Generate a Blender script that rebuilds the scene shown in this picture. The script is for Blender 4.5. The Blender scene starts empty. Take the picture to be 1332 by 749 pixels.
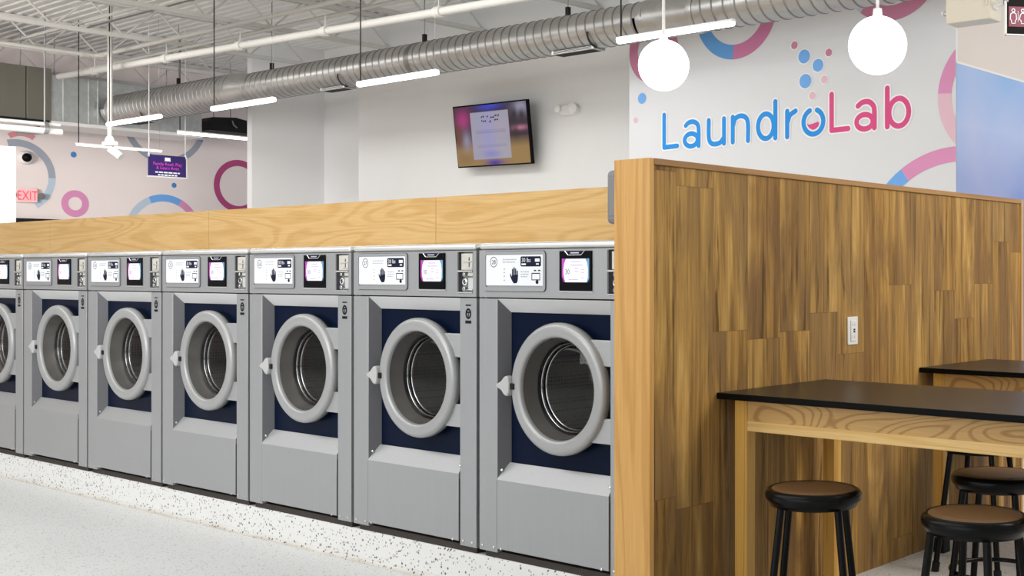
import bpy, bmesh, math, random
from mathutils import Vector, Matrix
random.seed(7)
PI = math.pi
C = bpy.context.scene.collection
# ------------------------------------------------------------------ camera model (pixels of the 1332x749 photo)
F, CX, HY, H = 1590.0, 940.0, 356.0, 1.38
YAW = math.atan2(2180 - CX, F)
c_, s_ = math.cos(YAW), math.sin(YAW)
def onY(px, py, Y):
    u = (px - CX) / F; Z = Y / (s_ * u + c_)
    return Vector((Z * (c_ * u - s_), Y, H + (HY - py) / F * Z))
def onX(px, py, X):
    u = (px - CX) / F; Z = X / (c_ * u - s_)
    return Vector((X, Z * (s_ * u + c_), H + (HY - py) / F * Z))
def onD(px, py, Z):
    u = (px - CX) / F
    return Vector((Z * (c_ * u - s_), Z * (s_ * u + c_), H + (HY - py) / F * Z))

# ------------------------------------------------------------------ node helpers
class N:
    def __init__(s, name):
        s.m = bpy.data.materials.new(name); s.m.use_nodes = True
        s.t = s.m.node_tree; s.b = s.t.nodes['Principled BSDF']; s._co = None
    def n(s, kind, **kw):
        x = s.t.nodes.new('ShaderNode' + kind)
        for k, v in kw.items(): setattr(x, k, v)
        return x
    def link(s, a, b): s.t.links.new(a, b)
    def put(s, sock, v):
        if hasattr(v, 'is_output') or hasattr(v, 'links'): s.link(v, sock)
        else: sock.default_value = v
    def co(s):
        if s._co is None: s._co = s.n('TexCoord').outputs['Object']
        return s._co
    def map(s, scale=(1, 1, 1), vec=None):
        x = s.n('Mapping'); x.inputs['Scale'].default_value = scale
        s.link(vec if vec is not None else s.co(), x.inputs['Vector']); return x.outputs['Vector']
    def noise(s, vec, scale=5, detail=3, rough=.5, dist=0, w=None):
        x = s.n('TexNoise', noise_dimensions='4D' if w is not None else '3D'); s.link(vec, x.inputs['Vector'])
        for k, v in (('Scale', scale), ('Detail', detail), ('Roughness', rough), ('Distortion', dist)): s.put(x.inputs[k], v)
        if w is not None: s.put(x.inputs['W'], w)
        return x.outputs[0]
    def math(s, op, a, b=0.0, c=0.0):
        x = s.n('Math', operation=op); s.put(x.inputs[0], a); s.put(x.inputs[1], b); s.put(x.inputs[2], c); return x.outputs[0]
    def ramp(s, fac, stops, interp='LINEAR'):
        x = s.n('ValToRGB'); r = x.color_ramp; r.interpolation = interp
        while len(r.elements) < len(stops): r.elements.new(.5)
        for e, (p, col) in zip(r.elements, stops): e.position = p; e.color = (*col, 1) if len(col) == 3 else col
        s.link(fac, x.inputs[0]); return x.outputs[0]
    def mix(s, fac, a, b, mode='MIX'):
        x = s.n('Mix', data_type='RGBA', blend_type=mode)
        s.put(x.inputs[0], fac)
        for sock, v in ((x.inputs[6], a), (x.inputs[7], b)):
            if isinstance(v, tuple): sock.default_value = (*v, 1)
            else: s.link(v, sock)
        return x.outputs[2]
    def bump(s, h, strength=.2, dist=.01):
        x = s.n('Bump'); x.inputs['Strength'].default_value = strength; x.inputs['Distance'].default_value = dist
        s.link(h, x.inputs['Height']); s.link(x.outputs[0], s.b.inputs['Normal'])
    def set(s, col=None, rough=None, metal=None, spec=None, emit=None, es=None, coat=None):
        i = s.b.inputs
        if col is not None:
            if isinstance(col, tuple): i['Base Color'].default_value = (*col, 1)
            else: s.link(col, i['Base Color'])
        if rough is not None: s.put(i['Roughness'], rough)
        if metal is not None: s.put(i['Metallic'], metal)
        if spec is not None: s.put(i['Specular IOR Level'], spec)
        if coat is not None: i['Coat Weight'].default_value = coat
        if emit is not None:
            if isinstance(emit, tuple): i['Emission Color'].default_value = (*emit, 1)
            else: s.link(emit, i['Emission Color'])
            i['Emission Strength'].default_value = es
        return s
def plain(name, col, rough=.5, metal=0.0, emit=None, es=0, var=.06, scale=30, spec=None, dark=False):
    """a colour with a little procedural variation in tone and gloss"""
    k = N(name)
    if dark: col = tuple(x * .05 for x in col)
    f = k.noise(k.map(), scale, 2)
    a = tuple(max(0, x * (1 - var)) for x in col); b = tuple(min(1, x * (1 + var)) for x in col)
    k.set(k.mix(f, a, b), rough, metal, spec)
    if emit: k.set(emit=emit, es=es)
    return k.m

M = {}
# --- wall paints
def paint(name, col, var=.03):
    k = N(name); f = k.noise(k.map(), 1.3, 3)
    k.set(k.mix(f, tuple(x * (1 - var) for x in col), tuple(min(1, x * (1 + var)) for x in col)), .7)
    k.bump(k.noise(k.map(), 180, 2), .05, .002); return k.m
M['paint_white'] = paint('white_wall_paint', (.78, .785, .79))
M['paint_mural'] = paint('mural_white_vinyl', (.745, .765, .80))
M['paint_exit'] = paint('warm_white_wall_paint', (.87, .785, .77))
M['paint_beige'] = paint('beige_wall_paint', (.70, .63, .58))
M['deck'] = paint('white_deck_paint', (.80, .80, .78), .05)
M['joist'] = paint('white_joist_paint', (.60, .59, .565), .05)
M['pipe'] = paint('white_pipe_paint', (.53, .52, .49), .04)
# --- terrazzo
def terrazzo(name, base, chips, size, amount, var=.05, rough=.4, dirt=False):
    k = N(name); co = k.map()
    v = k.n('TexVoronoi'); k.link(co, v.inputs['Vector']); v.inputs['Scale'].default_value = size
    sep = k.n('SeparateColor'); k.link(v.outputs['Color'], sep.inputs[0])
    pick = k.math('GREATER_THAN', sep.outputs[0], 1 - amount)
    core = k.math('LESS_THAN', v.outputs['Distance'], k.math('MULTIPLY_ADD', sep.outputs[2], .3, .18))
    m = k.math('MULTIPLY', pick, core)
    chip = k.ramp(sep.outputs[1], [(i / max(1, len(chips) - 1) * .999, c) for i, c in enumerate(chips)], 'CONSTANT')
    f = k.noise(co, 3, 4)
    f2 = k.noise(co, 90, 2)
    bc = k.mix(f, tuple(x * (1 - var) for x in base), tuple(min(1, x * (1 + var)) for x in base))
    bc = k.mix(k.math('MULTIPLY', f2, .25), bc, tuple(x * .8 for x in base))
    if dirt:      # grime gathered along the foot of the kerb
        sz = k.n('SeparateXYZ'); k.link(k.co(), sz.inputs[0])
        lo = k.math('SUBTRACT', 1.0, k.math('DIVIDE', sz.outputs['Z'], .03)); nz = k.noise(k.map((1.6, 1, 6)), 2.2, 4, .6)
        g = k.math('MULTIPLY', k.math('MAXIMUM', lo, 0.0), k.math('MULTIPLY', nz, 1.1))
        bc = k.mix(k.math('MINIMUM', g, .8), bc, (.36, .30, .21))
    k.set(k.mix(m, bc, chip), k.math('MULTIPLY_ADD', f, .2, rough - .1))
    return k.m
M['floor'] = terrazzo('terrazzo_floor', (.71, .72, .72), [(.45, .44, .42), (.22, .2, .19), (.52, .42, .36), (.62, .6, .57)], 125, .38)
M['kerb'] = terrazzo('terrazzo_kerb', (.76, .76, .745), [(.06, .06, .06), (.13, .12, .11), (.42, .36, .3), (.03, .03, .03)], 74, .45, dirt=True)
# --- woods
def plank_wood():
    k = N('vinyl_plank_cladding'); sep = k.n('SeparateXYZ'); k.link(k.co(), sep.inputs[0])
    y, z = sep.outputs['Y'], sep.outputs['Z']
    W, L = .225, 1.22
    cy = k.math('DIVIDE', k.math('ADD', y, .085), W); col = k.math('FLOOR', cy)
    wn = k.n('TexWhiteNoise', noise_dimensions='1D'); k.link(col, wn.inputs['W'])
    cz = k.math('ADD', k.math('DIVIDE', z, L), k.math('MULTIPLY', wn.outputs['Value'], 3.7)); row = k.math('FLOOR', cz)
    cell = k.n('CombineXYZ'); k.link(col, cell.inputs[0]); k.link(row, cell.inputs[1])
    w2 = k.n('TexWhiteNoise', noise_dimensions='3D'); k.link(cell.outputs[0], w2.inputs['Vector'])
    rnd = w2.outputs['Value']; wv = k.math('MULTIPLY', rnd, 40)
    grain = k.noise(k.map((1, 10, .65)), 1.0, 7, .66, 1.5, wv)
    fine = k.noise(k.map((1, 110, 3.0)), 1.0, 3, .6, .3, wv)
    broad = k.noise(k.map((1, 5.0, 1.0)), 1.0, 4, .55, 1.2, k.math('ADD', wv, 7))
    stre = k.noise(k.map((1, 15, .8)), 1.0, 4, .6, 1.8, k.math('ADD', wv, 19))
    base = k.ramp(grain, [(.34, (.13, .062, .017)), (.44, (.31, .16, .042)), (.54, (.51, .285, .075)), (.67, (.72, .45, .15))])
    grey = k.mix(k.math('MINIMUM', k.math('MAXIMUM', k.math('MULTIPLY', k.math('SUBTRACT', broad, .44), 5.5), 0.0), .85), base, (.235, .130, .052))
    tint = k.mix(k.math('MULTIPLY', rnd, .6), grey, k.mix(.5, grey, (.66, .43, .15)))
    fz = k.mix(.6, tint, k.mix(1.0, tint, k.ramp(fine, [(.3, (.45, .42, .38)), (.7, (1, 1, 1))]), 'MULTIPLY'))
    dk = k.ramp(stre, [(.575, (0, 0, 0)), (.66, (1, 1, 1))])
    out = k.mix(k.math('MULTIPLY', dk, .72), fz, (.055, .026, .012))
    ey = k.math('ABSOLUTE', k.math('SUBTRACT', k.math('FRACT', cy), .5)); ez = k.math('ABSOLUTE', k.math('SUBTRACT', k.math('FRACT', cz), .5))
    seam = k.math('MAXIMUM', k.math('GREATER_THAN', ey, .4925), k.math('GREATER_THAN', ez, .4985))
    out = k.mix(k.math('MULTIPLY', seam, .3), out, (.06, .032, .014))
    k.set(out, k.math('MULTIPLY_ADD', fine, .2, .36), spec=.14)
    k.bump(fine, .12, .002); return k.m
M['plank'] = plank_wood()
def lumber(name, axis, light, dark, freq=7, cross=9, along=.7, thr=(.45, .8), fine=.35, rough=.42, seed=0.0):
    """flat-sawn timber: contour rings of a stretched noise, axis = direction of the grain"""
    k = N(name); sc = [cross] * 3; sc['XYZ'.index(axis)] = along
    v = k.map(tuple(sc))
    n = k.noise(v, 1.0, 1.5, .45, .6, seed)
    w = k.math('SINE', k.math('MULTIPLY', n, freq * 2 * PI)); w = k.math('MULTIPLY_ADD', w, .5, .5)
    sf = [160] * 3; sf['XYZ'.index(axis)] = 5
    f = k.noise(k.map(tuple(sf)), 1.0, 3, .6)
    b = k.noise(k.map(tuple(x * .35 for x in sc)), 1.0, 2, .5, .3, seed + 3)
    line = k.ramp(w, [(thr[0], (0, 0, 0)), (thr[1], (1, 1, 1))])
    mid = tuple(.5 * a + .5 * c for a, c in zip(light, dark))
    col = k.mix(b, light, mid); col = k.mix(k.math('MULTIPLY', line, .8), col, dark)
    col = k.mix(fine, col, k.mix(1.0, col, k.ramp(f, [(.3, (.62, .55, .47)), (.7, (1, 1, 1))]), 'MULTIPLY'))
    k.set(col, rough, spec=.35); k.bump(f, .06, .001); return k.m
M['plywood'] = lumber('pine_plywood', 'X', (.72, .485, .215), (.61, .37, .13), 15, 4.5, .5, (.45, .98), .4)
M['fir'] = lumber('fir_end_board', 'Z', (.72, .42, .135), (.57, .295, .08), 4, 9, .5, (.55, .95), .35, seed=2.0)
M['fir_top'] = lumber('fir_cap_board', 'Y', (.47, .265, .10), (.34, .175, .06), 4, 11, .5, (.55, .95), .35, seed=2.0)
M['ash_leg'] = lumber('oak_leg_timber', 'Z', (.86, .51, .125), (.60, .30, .06), 5, 16, .5, (.5, .95), .4, seed=4.0)
M['ash_apron'] = lumber('cathedral_grain_board', 'X', (.74, .465, .175), (.42, .215, .068), 24, 5.5, 1.2, (.66, .98), .35, seed=1.2)
M['ash_rail'] = lumber('pale_rail_timber', 'X', (.92, .64, .27), (.78, .49, .17), 4, 18, .6, (.5, .95), .35, seed=8.0)
# --- metals and plastics
def brushed(name, col, rough, metal, axis='Z', var=.08):
    k = N(name); sc = [90, 90, 90]; sc['XYZ'.index(axis)] = 2.0
    f = k.noise(k.map(tuple(sc)), 1.0, 3); g = k.noise(k.map(), 1.6, 2)
    ff = k.math('ADD', k.math('MULTIPLY', f, .6), k.math('MULTIPLY', g, .4))
    k.set(k.mix(ff, tuple(x * (1 - var) for x in col), tuple(x * (1 + var) for x in col)), k.math('MULTIPLY_ADD', f, .12, rough - .06), metal)
    return k.m
M['steel'] = brushed('silver_painted_steel', (.375, .38, .39), .40, .45)
M['steel_lit'] = brushed('lit_toned_steel', (.66, .665, .67), .38, .45, 'X')  # lighter copy of the washer steel, lit look put into its colour
M['lintel'] = plain('lit_lintel_steel', (.66, .66, .665), .45, var=.03)  # lintel coloured paler than the posts to carry the light it catches
M['cap_steel'] = brushed('polished_top_steel', (.68, .68, .67), .26, .5, 'X')
M['ring'] = plain('silver_door_plastic', (.37, .375, .375), .30, .25, var=.03, scale=12)
M['hinge'] = brushed('satin_hinge_steel', (.44, .445, .45), .38, .5, 'X')
M['handle'] = plain('pale_grey_plastic', (.46, .46, .46), .4, 0, var=.03)
M['navy'] = plain('navy_enamel', (.0020, .0062, .022), .3, 0, var=.2, scale=6, spec=.08)
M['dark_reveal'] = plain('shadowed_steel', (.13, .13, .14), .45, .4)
M['rubber'] = plain('black_rubber', (.012, .011, .011), .5, spec=.2)
M['bowl'] = plain('smoked_bowl_plastic', (.20, .19, .18), .27, .5, var=.12, scale=8)
M['chrome'] = plain('chrome', (.82, .82, .82), .08, 1.0, var=.02)
M['black_plastic'] = plain('black_plastic', (.005, .005, .006), .35, spec=.06)
M['black_matte'] = plain('matte_black', (.012, .012, .012), .6, spec=.2)
M['black_metal'] = plain('black_gloss_metal', (.004, .004, .004), .24, 0, var=.1, spec=.16)
M['gap'] = plain('dark_gap', (.02, .018, .017), .8)
M['base'] = plain('rusted_dark_base', (.045, .036, .03), .7, .2, var=.3, scale=12)
M['screw'] = plain('bright_screw', (.75, .75, .75), .2, .9)
M['label_white'] = plain('white_label', (.80, .82, .86), .35, 0, var=.01, )
M['ink_navy'] = plain('navy_ink', (.006, .009, .03), .45, spec=.15)
M['ink_dark'] = plain('dark_ink', (.008, .009, .012), .5, spec=.15)
M['ink_grey'] = plain('grey_ink', (.42, .43, .47), .5)
M['beige_metal'] = plain('cream_coin_plate', (.62, .59, .53), .35, .2)
M['grey_box'] = plain('grey_plastic_box', (.20, .20, .21), .45)
M['grey_metal'] = plain('grey_bracket_metal', (.25, .25, .25), .45, .5)
M['white_plastic'] = plain('white_plastic', (.80, .80, .79), .35, 0, var=.02)
M['cream_plastic'] = plain('cream_plastic', (.74, .69, .58), .45, 0, var=.02)
M['seat'] = plain('brown_hardboard', (.155, .078, .030), .45, 0, var=.12, scale=60)
M['laminate'] = plain('black_laminate', (.013, .0105, .0085), .34, 0, var=.15, scale=14, spec=.5)
M['edge_black'] = plain('black_edge_band', (.003, .003, .003), .5, spec=.1)
def galv(name, col, rough):
    k = N(name); v = k.n('TexVoronoi'); k.link(k.map((2.2, 4, 4)), v.inputs['Vector']); v.inputs['Scale'].default_value = 5
    sp = k.n('SeparateColor'); k.link(v.outputs['Color'], sp.inputs[0])
    g = k.noise(k.map(), 2.0, 3)
    f = k.math('ADD', k.math('MULTIPLY', sp.outputs[0], .4), k.math('MULTIPLY', g, .6))
    k.set(k.mix(f, tuple(x * .82 for x in col), tuple(x * 1.15 for x in col)), k.math('MULTIPLY_ADD', f, .15, rough - .07), .75); return k.m
M['galv'] = galv('galvanised_steel', (.43, .425, .415), .34)
M['galv_rib'] = galv('galvanised_seam', (.23, .225, .22), .42)
M['galv_box'] = galv('galvanised_sheet', (.56, .59, .59), .38)
M['ahu'] = plain('olive_grey_cabinet', (.135, .127, .105), .5, .1, var=.04, scale=3)
# --- emitters
M['tube'] = plain('white_led_tube', (.9, .9, .9), .4, emit=(1, .99, .97), es=7.0, var=.0)
M['tube_warm'] = plain('warm_led_tube', (.9, .88, .84), .4, emit=(1, .95, .88), es=2.2, var=.0)
M['globe'] = plain('opal_globe_glass', (.9, .9, .9), .3, emit=(1, .985, .95), es=3.2, var=.0)
M['exit_red'] = plain('lit_red_letters', (.8, .02, .04), .4, emit=(1, .03, .06), es=1.6, var=0)
M['exit_face'] = plain('lit_exit_face', (.8, .4, .4), .4, emit=(1, .30, .33), es=.55, var=0)
M['scr_white'] = plain('lit_screen_white', (.8, .8, .85), .3, emit=(.96, .93, 1), es=1.1, var=0, dark=True)
M['scr_ink'] = plain('screen_text', (.05, .04, .08), .4)
M['scr_pale'] = plain('screen_pale_text', (.55, .5, .65), .4, emit=(.74, .66, .86), es=.85, var=0, dark=True)
def scrgrad():
    k = N('lit_screen_gradient'); sep = k.n('SeparateXYZ'); k.link(k.co(), sep.inputs[0])
    f = k.math('DIVIDE', k.math('SUBTRACT', sep.outputs['X'], .51), .155)
    col = k.ramp(f, [(0, (.95, .10, .75)), (.25, (.55, .12, .85)), (.7, (.15, .3, .9)), (1, (.25, .6, .95))])
    k.set((.02, .02, .02), .3, emit=col, es=.7, spec=.2); return k.m
M['scr_grad'] = scrgrad()
def vcol_emit(name, es):
    k = N(name); a = k.n('VertexColor', layer_name='Col'); k.set((.012, .012, .014), .3, emit=a.outputs['Color'], es=es, spec=.3); return k.m
M['tv_image'] = vcol_emit('television_picture', .62)
# --- mural inks
def ink(name, col, es=.0):
    return plain(name, col, .55, 0, var=.03, scale=4, emit=col if es else None, es=es)
M['i_blue'] = ink('print_sky_blue', (.16, .42, .88)); M['i_blue2'] = ink('print_blue', (.06, .25, .62))
M['i_pink'] = ink('print_pink', (.72, .29, .52)); M['i_rasp'] = ink('print_raspberry', (.46, .06, .21))
M['i_pale'] = ink('print_pale_pink', (.78, .52, .62)); M['i_paleblue'] = ink('print_pale_blue', (.50, .62, .74))
M['i_greyblue'] = ink('print_grey_blue', (.36, .40, .48)); M['i_cyan'] = ink('print_bright_cyan', (.0, .28, .80)); M['i_mag'] = ink('print_magenta', (.70, .06, .245))
M['i_blue3'] = ink('print_mid_blue', (.12, .36, .75)); M['i_deep'] = ink('print_deep_pink', (.60, .20, .38)); M['i_coral'] = ink('print_coral', (.75, .30, .33)); M['i_mauve'] = ink('print_mauve', (.58, .22, .36)); M['i_white'] = ink('print_white', (.93, .93, .94))
def bluewall():
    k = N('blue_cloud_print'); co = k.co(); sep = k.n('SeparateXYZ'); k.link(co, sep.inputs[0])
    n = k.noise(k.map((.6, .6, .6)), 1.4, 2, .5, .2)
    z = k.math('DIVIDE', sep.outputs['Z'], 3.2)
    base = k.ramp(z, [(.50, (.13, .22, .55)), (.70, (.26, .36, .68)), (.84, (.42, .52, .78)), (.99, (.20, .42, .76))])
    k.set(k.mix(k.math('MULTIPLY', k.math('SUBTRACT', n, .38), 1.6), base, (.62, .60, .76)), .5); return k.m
M['bluewall'] = bluewall()
def glassmat():
    k = N('door_glass'); t = k.t
    tr = k.n('BsdfTransparent'); tr.inputs[0].default_value = (.90, .90, .90, 1)
    gl = k.n('BsdfGlossy'); gl.inputs['Roughness'].default_value = .03
    fr = k.n('Fresnel'); fr.inputs[0].default_value = 1.45
    mx = k.n('MixShader'); k.link(k.math('MULTIPLY', fr.outputs[0], .9), mx.inputs[0]); k.link(tr.outputs[0], mx.inputs[1]); k.link(gl.outputs[0], mx.inputs[2])
    k.link(mx.outputs[0], t.nodes['Material Output'].inputs[0]); return k.m
M['glass'] = glassmat()
def drummat():
    k = N('perforated_drum_steel')
    v = k.n('TexVoronoi'); k.link(k.map(), v.inputs['Vector']); v.inputs['Scale'].default_value = 62; v.inputs['Randomness'].default_value = .15
    hole = k.math('LESS_THAN', v.outputs['Distance'], .3)
    f = k.noise(k.map(), 5, 2)
    k.set(k.mix(hole, k.mix(f, (.22, .205, .18), (.34, .32, .28)), (.05, .045, .04)), .36, .8); return k.m
M['drum'] = drummat()

# ------------------------------------------------------------------ mesh builder
class MB:
    def __init__(s): s.bm = bmesh.new(); s.mats = []
    def mi(s, m):
        if m not in s.mats: s.mats.append(m)
        return s.mats.index(m)
    def poly(s, pts, m):
        f = s.bm.faces.new([s.bm.verts.new(p) for p in pts]); f.material_index = s.mi(m); return f
    def grid(s, rows, m, closed=False, cap=(False, False)):
        """rows of equal length; closed joins the last column to the first"""
        i = s.mi(m); V = [[s.bm.verts.new(p) for p in r] for r in rows]; n = len(V[0])
        for a, b in zip(V, V[1:]):
            for j in range(n if closed else n - 1):
                f = s.bm.faces.new((a[j], a[(j + 1) % n], b[(j + 1) % n], b[j])); f.material_index = i
        if cap[0]: f = s.bm.faces.new(V[0][::-1]); f.material_index = i
        if cap[1]: f = s.bm.faces.new(V[-1]); f.material_index = i
        return s
    def box(s, x0, x1, y0, y1, z0, z1, m):
        i = s.mi(m); v = [s.bm.verts.new(p) for p in ((x0, y0, z0), (x1, y0, z0), (x1, y1, z0), (x0, y1, z0), (x0, y0, z1), (x1, y0, z1), (x1, y1, z1), (x0, y1, z1))]
        for q in ((3, 2, 1, 0), (4, 5, 6, 7), (0, 1, 5, 4), (1, 2, 6, 5), (2, 3, 7, 6), (3, 0, 4, 7)):
            s.bm.faces.new([v[k] for k in q]).material_index = i
        return s
    def tube(s, pts, r, m, seg=10, cap=True, r1=None):
        P = [Vector(p) for p in pts]; rows = []; ref = None
        for i, p in enumerate(P):
            t = ((P[min(i + 1, len(P) - 1)] - P[max(i - 1, 0)])).normalized()
            if ref is None: ref = t.orthogonal().normalized()
            ref = (ref - t * ref.dot(t)).normalized(); b = t.cross(ref)
            rr = r if r1 is None else r + (r1 - r) * i / (len(P) - 1)
            rows.append([p + (ref * math.cos(2 * PI * j / seg) + b * math.sin(2 * PI * j / seg)) * rr for j in range(seg)])
        return s.grid(rows, m, True, (cap, cap))
    def lathe(s, prof, o, ax, m, seg=48, cap=(False, False)):
        """prof: (radius, distance along ax) pairs"""
        o = Vector(o); ax = Vector(ax).normalized(); a = ax.orthogonal().normalized(); b = ax.cross(a)
        return s.grid([[o + ax * h + (a * math.cos(2 * PI * j / seg) + b * math.sin(2 * PI * j / seg)) * max(r, 1e-4) for j in range(seg)] for r, h in prof], m, True, cap)
    def prism(s, pts, d, m):
        """extrude a planar loop by vector d"""
        P = [Vector(p) for p in pts]; d = Vector(d); return s.grid([P, [p + d for p in P]], m, True, (True, True))
    def text(s, body, size, o, ux, uy, m, align='LEFT', squeeze=1.0):
        cu = bpy.data.curves.new('t', 'FONT'); cu.body = body; cu.size = size; cu.align_x = align; cu.resolution_u = 2
        ob = bpy.data.objects.new('t', cu); C.objects.link(ob); dg = bpy.context.evaluated_depsgraph_get()
        me = bpy.data.meshes.new_from_object(ob.evaluated_get(dg)); i = s.mi(m); o, ux, uy = Vector(o), Vector(ux), Vector(uy)
        vs = [s.bm.verts.new(o + ux * (v.co.x * squeeze) + uy * v.co.y) for v in me.vertices]
        for p in me.polygons:
            try: s.bm.faces.new([vs[k] for k in p.vertices]).material_index = i
            except ValueError: pass
        bpy.data.objects.remove(ob); bpy.data.curves.remove(cu); bpy.data.meshes.remove(me); return s
    def build(s, name, parent=None, bevel=0, smooth=40, seg=2, flip=True):
        if flip: bmesh.ops.recalc_face_normals(s.bm, faces=s.bm.faces)
        me = bpy.data.meshes.new(name); s.bm.to_mesh(me); s.bm.free()
        for m in s.mats: me.materials.append(M[m])
        if smooth:
            for p in me.polygons: p.use_smooth = True
            me.set_sharp_from_angle(angle=math.radians(smooth))
        o = bpy.data.objects.new(name, me); C.objects.link(o)
        if parent: o.parent = parent
        if bevel:
            b = o.modifiers.new('bevel', 'BEVEL'); b.width = bevel; b.segments = seg; b.limit_method = 'ANGLE'; b.angle_limit = math.radians(40); b.harden_normals = False
        return o
def tag(o, label, cat, group=None, kind=None):
    o['label'] = label; o['category'] = cat
    if group: o['group'] = group
    if kind: o['kind'] = kind
    return o
def struct(o, label=None):
    o['kind'] = 'structure'
    if label: o['label'] = label
    return o
def thing(name, label, cat, loc=(0, 0, 0), rot=(0, 0, 0), group=None, kind=None):
    o = bpy.data.objects.new(name, None); C.objects.link(o); o.location = loc; o.rotation_euler = rot; o.empty_display_size = .1
    return tag(o, label, cat, group, kind)
def dup(root, loc, label, rotz=0):
    r = root.copy(); C.objects.link(r); r.location = loc; r['label'] = label
    if rotz: r.rotation_euler = (0, 0, rotz)
    for ch in list(root.children):
        a = ch.copy(); C.objects.link(a); a.parent = r
        for g in list(ch.children):
            b = g.copy(); C.objects.link(b); b.parent = a
    return r

# ================================================================== THE SETTING
ZC = 4.9
b = MB(); b.box(-20.2, 5, -6, 13.2, -.1, 0, 'floor'); struct(b.build('floor', smooth=0), 'pale speckled terrazzo floor')
b = MB(); prof = []; y = -6.0
while y < 13.2:
    prof += [(y, ZC), (y + .045, ZC), (y + .06, ZC + .013), (y + .135, ZC + .013)]; y += .15
b.grid([[(-20.3, p, q) for p, q in prof], [(5, p, q) for p, q in prof]], 'deck'); b.box(-20.3, 5, -6, 13.2, ZC + .05, ZC + .1, 'deck')
struct(b.build('ceiling', smooth=0), 'white corrugated steel roof deck')
b = MB(); b.box(-20.2, -20, -6, 13.2, 0, ZC + .05, 'paint_exit'); struct(b.build('wall_left', smooth=0), 'warm white far wall with round prints')
b = MB(); b.box(-14.6, -8.70, 10.4, 10.6, 0, ZC + .05, 'paint_white'); struct(b.build('wall_back', smooth=0), 'white wall behind the television')
b = MB(); b.box(-17.03, -14.6, 11.4, 11.6, 0, ZC + .05, 'paint_white'); struct(b.build('wall_recess', smooth=0))
b = MB(); b.box(-17.03, -16.9, 10.15, 11.4, 0, ZC + .05, 'paint_white'); struct(b.build('wall_return', smooth=0))
b = MB(); b.box(-8.74, -4.921, 9.6, 9.63, 0, ZC + .05, 'paint_mural'); b.box(-8.74, -8.6, 9.8, 10.4, 0, ZC + .05, 'paint_mural'); struct(b.build('wall_center', smooth=0), 'white mural wall')
b = MB(); b.box(-5.06, -4.92, 9.63, 13.2, 0, ZC + .05, 'paint_beige'); struct(b.build('wall_right', smooth=0), 'beige side wall above blue print')
b = MB(); b.box(-16.9, -16.2, 6.38, 6.55, 0, 2.95, 'paint_white'); struct(b.build('wall_corner', smooth=0), 'white low wall end at the left edge')
b = MB()
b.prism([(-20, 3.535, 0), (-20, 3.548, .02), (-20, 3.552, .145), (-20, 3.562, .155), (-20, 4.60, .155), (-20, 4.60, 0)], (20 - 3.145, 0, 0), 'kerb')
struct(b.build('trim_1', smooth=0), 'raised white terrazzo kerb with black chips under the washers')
# black exit door below the EXIT sign, only its head shows
b = MB(); p0 = onX(15, 283.5, -20); p1 = onX(80, 288.5, -20)
b.box(-19.99, -19.93, p0.y - .02, p1.y, p0.z - .12, p0.z, 'black_matte'); b.box(-19.99, -19.93, p0.y - .02, p0.y + .06, 0, p0.z - .12, 'black_matte'); b.box(-19.99, -19.93, p1.y - .06, p1.y, 0, p0.z - .12, 'black_matte')
d = struct(b.build('door_1', smooth=0), 'black exit door frame below the lit sign')
b = MB(); b.box(-19.99, -19.96, p0.y + .06, p1.y - .06, 0, p0.z - .12, 'grey_box'); b.build('door_leaf', d, smooth=0)

# ================================================================== ROOF JOISTS AND PIPES
ZB = 4.47
def joist(X, label):
    t = thing('roof_joist', label, 'roof joist', (X, 0, 0), group='white open web roof joists', kind='thing')
    y0, y1 = 2.0, 10.39 if X > -16 else 13.0
    b = MB()
    for sx in (-.035, .012): b.box(sx, sx + .023, y0, y1, ZB - .03, ZB + .02, 'joist')
    b.build('bottom_chord', t, smooth=0)
    b = MB()
    for sx in (-.045, .015): b.box(sx, sx + .03, y0, y1, ZC - .06, ZC - .002, 'joist')
    b.build('top_chord', t, smooth=0)
    b = MB(); n = int((y1 - y0) / .42); pts = [(0, y0 + (y1 - y0) * i / n, ZB if i % 2 else ZC - .04) for i in range(n + 1)]
    for p, q in zip(pts, pts[1:]): b.tube([p, q], .012, 'joist', 6)
    b.build('web', t)
for X, l in ((-19.75, 'white open web roof joist running along the far left wall with the EXIT sign'),
             (-17.8, 'second white roof joist from the far left wall'),
             (-15.9, 'third white roof joist from the far left wall, above the ceiling pole'),
             (-13.9, 'fourth white roof joist from the far left wall'),
             (-11.95, 'fifth white roof joist from the far left wall'),
             (-9.9, 'white roof joist nearest the mural wall, at the top edge')): joist(X, l)
def line_x(name, label, cat, p0, p1, r, m='pipe', fit=None):
    b = MB(); b.tube([p0, p1], r, m, 10); o = tag(b.build(name), label, cat)
    if fit:
        for k in fit:
            f = MB(); q = Vector(p0).lerp(Vector(p1), k); dd = (Vector(p1) - Vector(p0)).normalized()
            f.tube([q - dd * .05, q + dd * .05], r * 1.35, m, 10)
            f.tube([q, q + Vector((0, 0, .18))], .008, m, 6); f.build('pipe_hanger', o)
    return o
line_x('sprinkler_pipe', 'long white sprinkler pipe sloping above the spiral duct', 'pipe', (-18.35, 8.0, 4.215), (-7.5, 8.0, 3.98), .045, fit=(.1, .28, .44, .6, .78))
line_x('bridging_bar', 'white bridging bar crossing the joists above the sprinkler pipe', 'ceiling bar', (-19.9, 8.5, 4.415), (-8, 8.5, 4.415), .022)
line_x('conduit_pipe', 'thin white conduit running along the roof joists near top left', 'conduit', (-18.5, 7.3, 4.60), (-9.5, 7.3, 4.60), .018)
line_x('conduit_pipe', 'thin dark conduit beside the white bridging bar', 'conduit', (-16.5, 7.55, 4.62), (-9.5, 7.55, 4.62), .012, 'grey_metal')
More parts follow.
